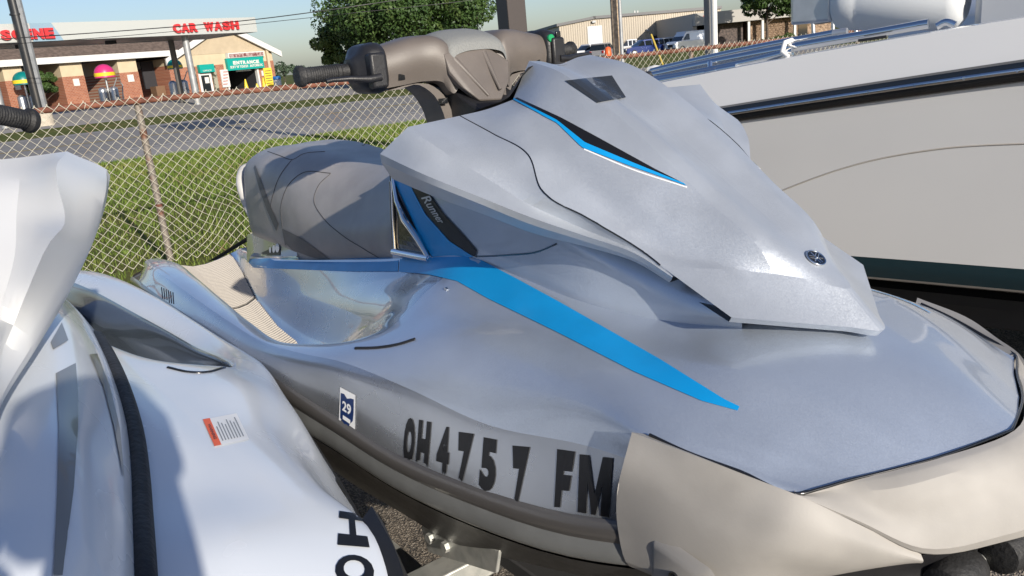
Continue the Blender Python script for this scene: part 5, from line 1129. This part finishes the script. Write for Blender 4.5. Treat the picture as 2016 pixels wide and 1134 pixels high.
# far side and transom, inner liner so the boat is closed
far = [[(u, 2 * -1.1 - bs_(u) + .0, wg(u)), (u, 2 * -1.1 - bs_(u) + .02, wr(u)), (u, 2 * -1.1 - bs_(u) + .15, wt(u)), (u, -1.1, wt(u) - .43)] for u in US]
MB().grid(fbt.G(surf(far, 3, 3))).build('far_side', BOATW, boat, smooth=50)
MB().add(fbt.L([(-1.2, 0, .6), (-1.2, -2.2, .6), (-1.2, -2.0, .1), (-1.2, -1.1, -.3), (-1.2, -.2, .1)]), [(0, 1, 2, 3, 4)]).build('transom', BOATW, boat)
MB().grid(fbt.G(surf([[(u, bs_(u) - .30 - .3 * max(0, (u - 3.2) / 2.4), wg(u)), (u, bs_(u) - .34 - .3 * max(0, (u - 3.2) / 2.4), wg(u) - .25), (u, -1.1, wg(u) - .28), (u, -2.2 - bs_(u), wg(u))] for u in US], 3, 3))).build('liner', BOATW, boat, smooth=50)
# rub rail: black moulding with a chrome insert and its screws
UU = np.linspace(-1.1, 5.4, 70)
MB().grid(fbt.G([[(u, bs_(u) + y, wr(u) + z) for y, z in ((-.005, .042), (.018, .034), (.024, .012), (.024, -.02), (.014, -.036), (-.008, -.040))] for u in UU])).build('rub_rail', BLACKG, boat, smooth=50)
ins = MB().tube([fbt.loc((u, bs_(u) + .024, wr(u) + .006)) for u in UU], .011, 8).build('rail_insert', CHROME, boat, smooth=80)
for u in np.arange(.4, 4.2, .17): MB().lathe([(.006, 0), (.006, .004), (.003, .006)], fbt.loc((u, bs_(u) + .034, wr(u) + .006)), 8, 'y').build('rail_screw', CHROME, ins, smooth=40)
bb = bvh_of(bo)
line_on(fbt, bb, [(1500, 392), (1545, 373), (1700, 320), (1850, 293), (2030, 282), (2250, 276), (2550, 262)], .004, off=-.001, mirror=False, k=70).build('hull_pinstripe', mat('tan_pinstripe', (.42, .39, .35), .5), boat, smooth=80)
# folded bimini frame lying along the gunwale
def btube(nm, pts, s, r, m=CHROME, n=12): return MB().tube(fbt.L(hermite([KB(x, y, s=s) for x, y in pts], 6)), r, n).build(nm, m, boat, smooth=70)
t1 = btube('bimini_tube', [(1283, 140), (1400, 113), (1520, 88), (1640, 66)], -0.34, .017); btube('bimini_tube', [(1276, 150), (1420, 120), (1580, 90), (1720, 66), (1815, 49)], -0.26, .020); btube('bimini_tube', [(1280, 158), (1400, 137), (1500, 116), (1560, 101)], -0.20, .017); btube('bimini_tube', [(1272, 164), (1360, 148), (1450, 131)], -0.18, .015)
btube('tube_end', [(1640, 66), (1668, 62)], -0.34, .017, ALU); btube('tube_end', [(1808, 50), (1828, 47)], -0.26, .020, CHROME)
btube('canvas_tuft', [(1278, 139), (1290, 136), (1300, 137)], -0.35, .020, mat('white_canvas', (.75, .74, .72), .9)); btube('end_cap', [(1262, 152), (1280, 150)], -0.24, .026, BLACK)
MB().tube(fbt.L([KB(1552, 112, s=-0.17), KB(1540, 103, s=-0.17), KB(1545, 84, s=-0.20), KB(1562, 78, s=-0.36)]), .011, 8).build('canvas_strap', mat('white_canvas', (.75, .74, .72), .9), boat, smooth=70)
MB().tube(fbt.L([KB(1398, 146, s=-0.19), KB(1398, 122, s=-0.22)]), .013, 8).build('stanchion', CHROME, boat, smooth=60); MB().tube(fbt.L([KB(1388, 143, s=-0.17), KB(1410, 138, s=-0.17)]), .010, 8).build('stanchion_foot', CHROME, boat, smooth=60)
btube('cleat', [(1845, 52), (1862, 44), (1880, 50)], -0.30, .016); btube('rail_fitting', [(1690, 80), (1745, 72)], -0.20, .006, BLACK)
# console cushion roll, aluminium seat frame, grey console
c0_, c1_ = np.array(KB(1648, 2, s=-0.75)), np.array(KB(1905, -2, s=-0.75)); ax = (c1_ - c0_); ln = np.linalg.norm(ax); ax = ax / ln
pr_ = [(0, .02), (.0, .10), (.02, .125), (.06, .135), (ln * .2, .137), (ln * .22, .134), (ln * .24, .137), (ln - .06, .135), (ln - .02, .12), (ln, .09), (ln, .02)]
MB().tube([fbt.loc(c0_ + ax * x) for x, r_ in pr_], [r_ for x, r_ in pr_], 24).build('cushion_roll', CUSH, boat, smooth=60)
p0 = KB(1612, 20, s=-0.78); q0 = fbt.loc(p0); MB().box(q0[0] - .10, q0[0] + .10, q0[1] - .12, q0[1] + .12, q0[2] - .06, q0[2] + .2).build('seat_mount', ALU, boat, bevel=.015)
for pts in ([(1600, 40), (1602, 75), (1602, 95)], [(1604, 45), (1660, 42), (1682, 55), (1690, 80)], [(1640, 38), (1640, 70)]): btube('seat_frame_tube', pts, -2.78, .014, ALU)
p0 = KB(1975, 10, s=-1.0); q0 = fbt.loc(p0); MB().box(q0[0] - .06, q0[0] + .5, q0[1] - .3, q0[1] + .3, q0[2] - .3, q0[2] + .45).build('console', mat('grey_console', (.42, .44, .47), .5), boat, bevel=.03)
# trailer under the boat
bt_ = empty('boat_trailer', (float(fbt.O[0]), float(fbt.O[1]), 0.), fbt.root_rot); tag(bt_, 'dark trailer frame under the large white motor boat', 'trailer'); dzb = float(fbt.O[2])
BL = lambda u, s, z: (u - 1.7, fbt.sgn * s, z)
for s_ in (-.55, -1.65):
    c = BL(0, s_, 0)[1]; MB().box(-2.6, 3.4, c - .03, c + .03, .20, .30).build('frame_beam', mat('trailer_black', (.02, .02, .022), .5), bt_, bevel=.006); MB().box(-2.4, 2.2, c - .06, c + .06, .302, .35).build('bunk', mat('bunk_carpet', (.03, .03, .032), .95), bt_)
for u_ in (-.6, .9, 2.6): c0b, c1b = sorted((BL(0, -.40, 0)[1], BL(0, -1.80, 0)[1])); MB().box(u_ - 1.73, u_ - 1.67, c0b, c1b, .12, .198).build('cross_beam', mat('trailer_black', (.02, .02, .022), .5), bt_, bevel=.006)
for u_ in (-.15, .55):
    for s_ in (-.27, -1.93):
        ty = MB().lathe([(.19, -.08), (.29, -.095), (.315, -.06), (.32, 0), (.315, .06), (.29, .095), (.19, .08)], BL(u_, s_, .32), 24, 'y').build('tyre', RUBBER, bt_, smooth=35); MB().lathe([(.185, -.07), (.185, .07)], BL(u_, s_, .32), 16, 'y').build('rim', GALV, ty, smooth=30)
# second boat glimpsed beyond
b2 = empty('far_boat', (float(fr.O[0]), float(fr.O[1]), float(fr.O[2])), fr.root_rot); tag(b2, 'cream boat bow glimpsed beyond the large white motor boat', 'boat')
c2_ = [np.array(K(x, y, s=-5.2)) for x, y in ((1850, 30), (1960, 40), (2080, 40))]
rows = [[(u_, -5.2 - .9 * abs(t), w0 - .5), (u_, -5.2 - .6 * abs(t) * .6, w0 - .1), (u_, -5.3 - .3, w0 + .10), (u_, -5.9, w0 + .16), (u_, -6.6, w0)] for u_, w0, t in [(c2_[0][0] - .6, c2_[0][2] - .2, .9), (c2_[0][0], c2_[0][2], .4), (c2_[1][0], c2_[1][2] + .12, .1), (c2_[2][0], c2_[2][2] + .15, 0), (c2_[2][0] + 1.5, c2_[2][2] + .1, 0)]]
MB().grid(fr.G(surf(rows, 5, 4))).build('hull', BOATW, b2, smooth=60); MB().add(fr.L([rows[-1][0], rows[-1][1], rows[-1][2], rows[-1][3], rows[-1][4]]), [(0, 1, 2, 3, 4)]).build('transom', BOATW, b2)
# ================================================================== the photographer, standing behind the phone at the bow of the white craft
def person():
    r = empty('person', (.22, -.36, 0.), math.radians(8)); tag(r, 'person in dark shirt and jeans holding up a phone before the white watercraft', 'person')
    J = {'pel': (0, 0, .96, .17, .13), 'wst': (0, 0, 1.10, .165, .12), 'chs': (0, -.01, 1.32, .195, .13), 'nck': (0, -.01, 1.50, .055, .055), 'chn': (0, .02, 1.58, .06, .07), 'hed': (0, .01, 1.68, .085, .10), 'top': (0, 0, 1.76, .05, .06)}
    E_ = [('pel', 'wst'), ('wst', 'chs'), ('chs', 'nck'), ('nck', 'chn'), ('chn', 'hed'), ('hed', 'top')]
    for sg, n in ((1, 'r'), (-1, 'l')):
        J.update({'hip' + n: (.10 * sg, 0, .88, .095, .095), 'kne' + n: (.12 * sg, .02, .50, .065, .065), 'ank' + n: (.13 * sg, -.02, .09, .042, .045), 'toe' + n: (.15 * sg, .15, .035, .04, .03),
                  'sho' + n: (.21 * sg, 0, 1.42, .08, .07), 'elb' + n: (.27 * sg, .06, 1.22, .055, .055), 'wri' + n: (.03 * sg - .19, .27, 1.47, .032, .028), 'pal' + n: (.035 * sg - .20, .29, 1.53, .036, .018)})
        E_ += [('pel', 'hip' + n), ('hip' + n, 'kne' + n), ('kne' + n, 'ank' + n), ('ank' + n, 'toe' + n), ('chs', 'sho' + n), ('sho' + n, 'elb' + n), ('elb' + n, 'wri' + n), ('wri' + n, 'pal' + n)]
    ks = list(J); me = bpy.data.meshes.new('body'); me.from_pydata([J[k][:3] for k in ks], [(ks.index(a), ks.index(b)) for a, b in E_], [])
    o = obj('body', me, mat('dark_clothes', (.03, .04, .07), .9), r); o.modifiers.new('skin', 'SKIN'); sk = me.skin_vertices[0].data
    for i, k in enumerate(ks): sk[i].radius = J[k][3:]
    sk[0].use_root = True; o.modifiers.new('sub', 'SUBSURF').levels = 1
    o.modifiers['sub'].render_levels = 1
    for sg in (1, -1):
        for k in range(4):
            x0 = .035 * sg - .20; f = [(x0 - .012 + .0, .30, 1.545 + .0), (x0 + .02 * sg, .315, 1.53 + .02 * k), (x0 + .035 * sg * -1 * .2, .322, 1.535 + .02 * k)]
            MB().tube(f, [.009, .008, .007], 8).build('finger', mat('skin', (.5, .3, .22), .6), r, smooth=60)
        MB().tube([(.035 * sg - .20, .29, 1.52), (.02 * sg - .205, .30, 1.545), (.012 * sg - .205, .305, 1.56)], [.011, .009, .008], 8).build('thumb', mat('skin', (.5, .3, .22), .6), r, smooth=60)
    MB().lathe([(.088, 1.66), (.094, 1.72), (.075, 1.78), (.02, 1.80)], (0, -.01, 0), 14).build('hair', mat('hair', (.03, .02, .015), .8), r, smooth=60)
person()
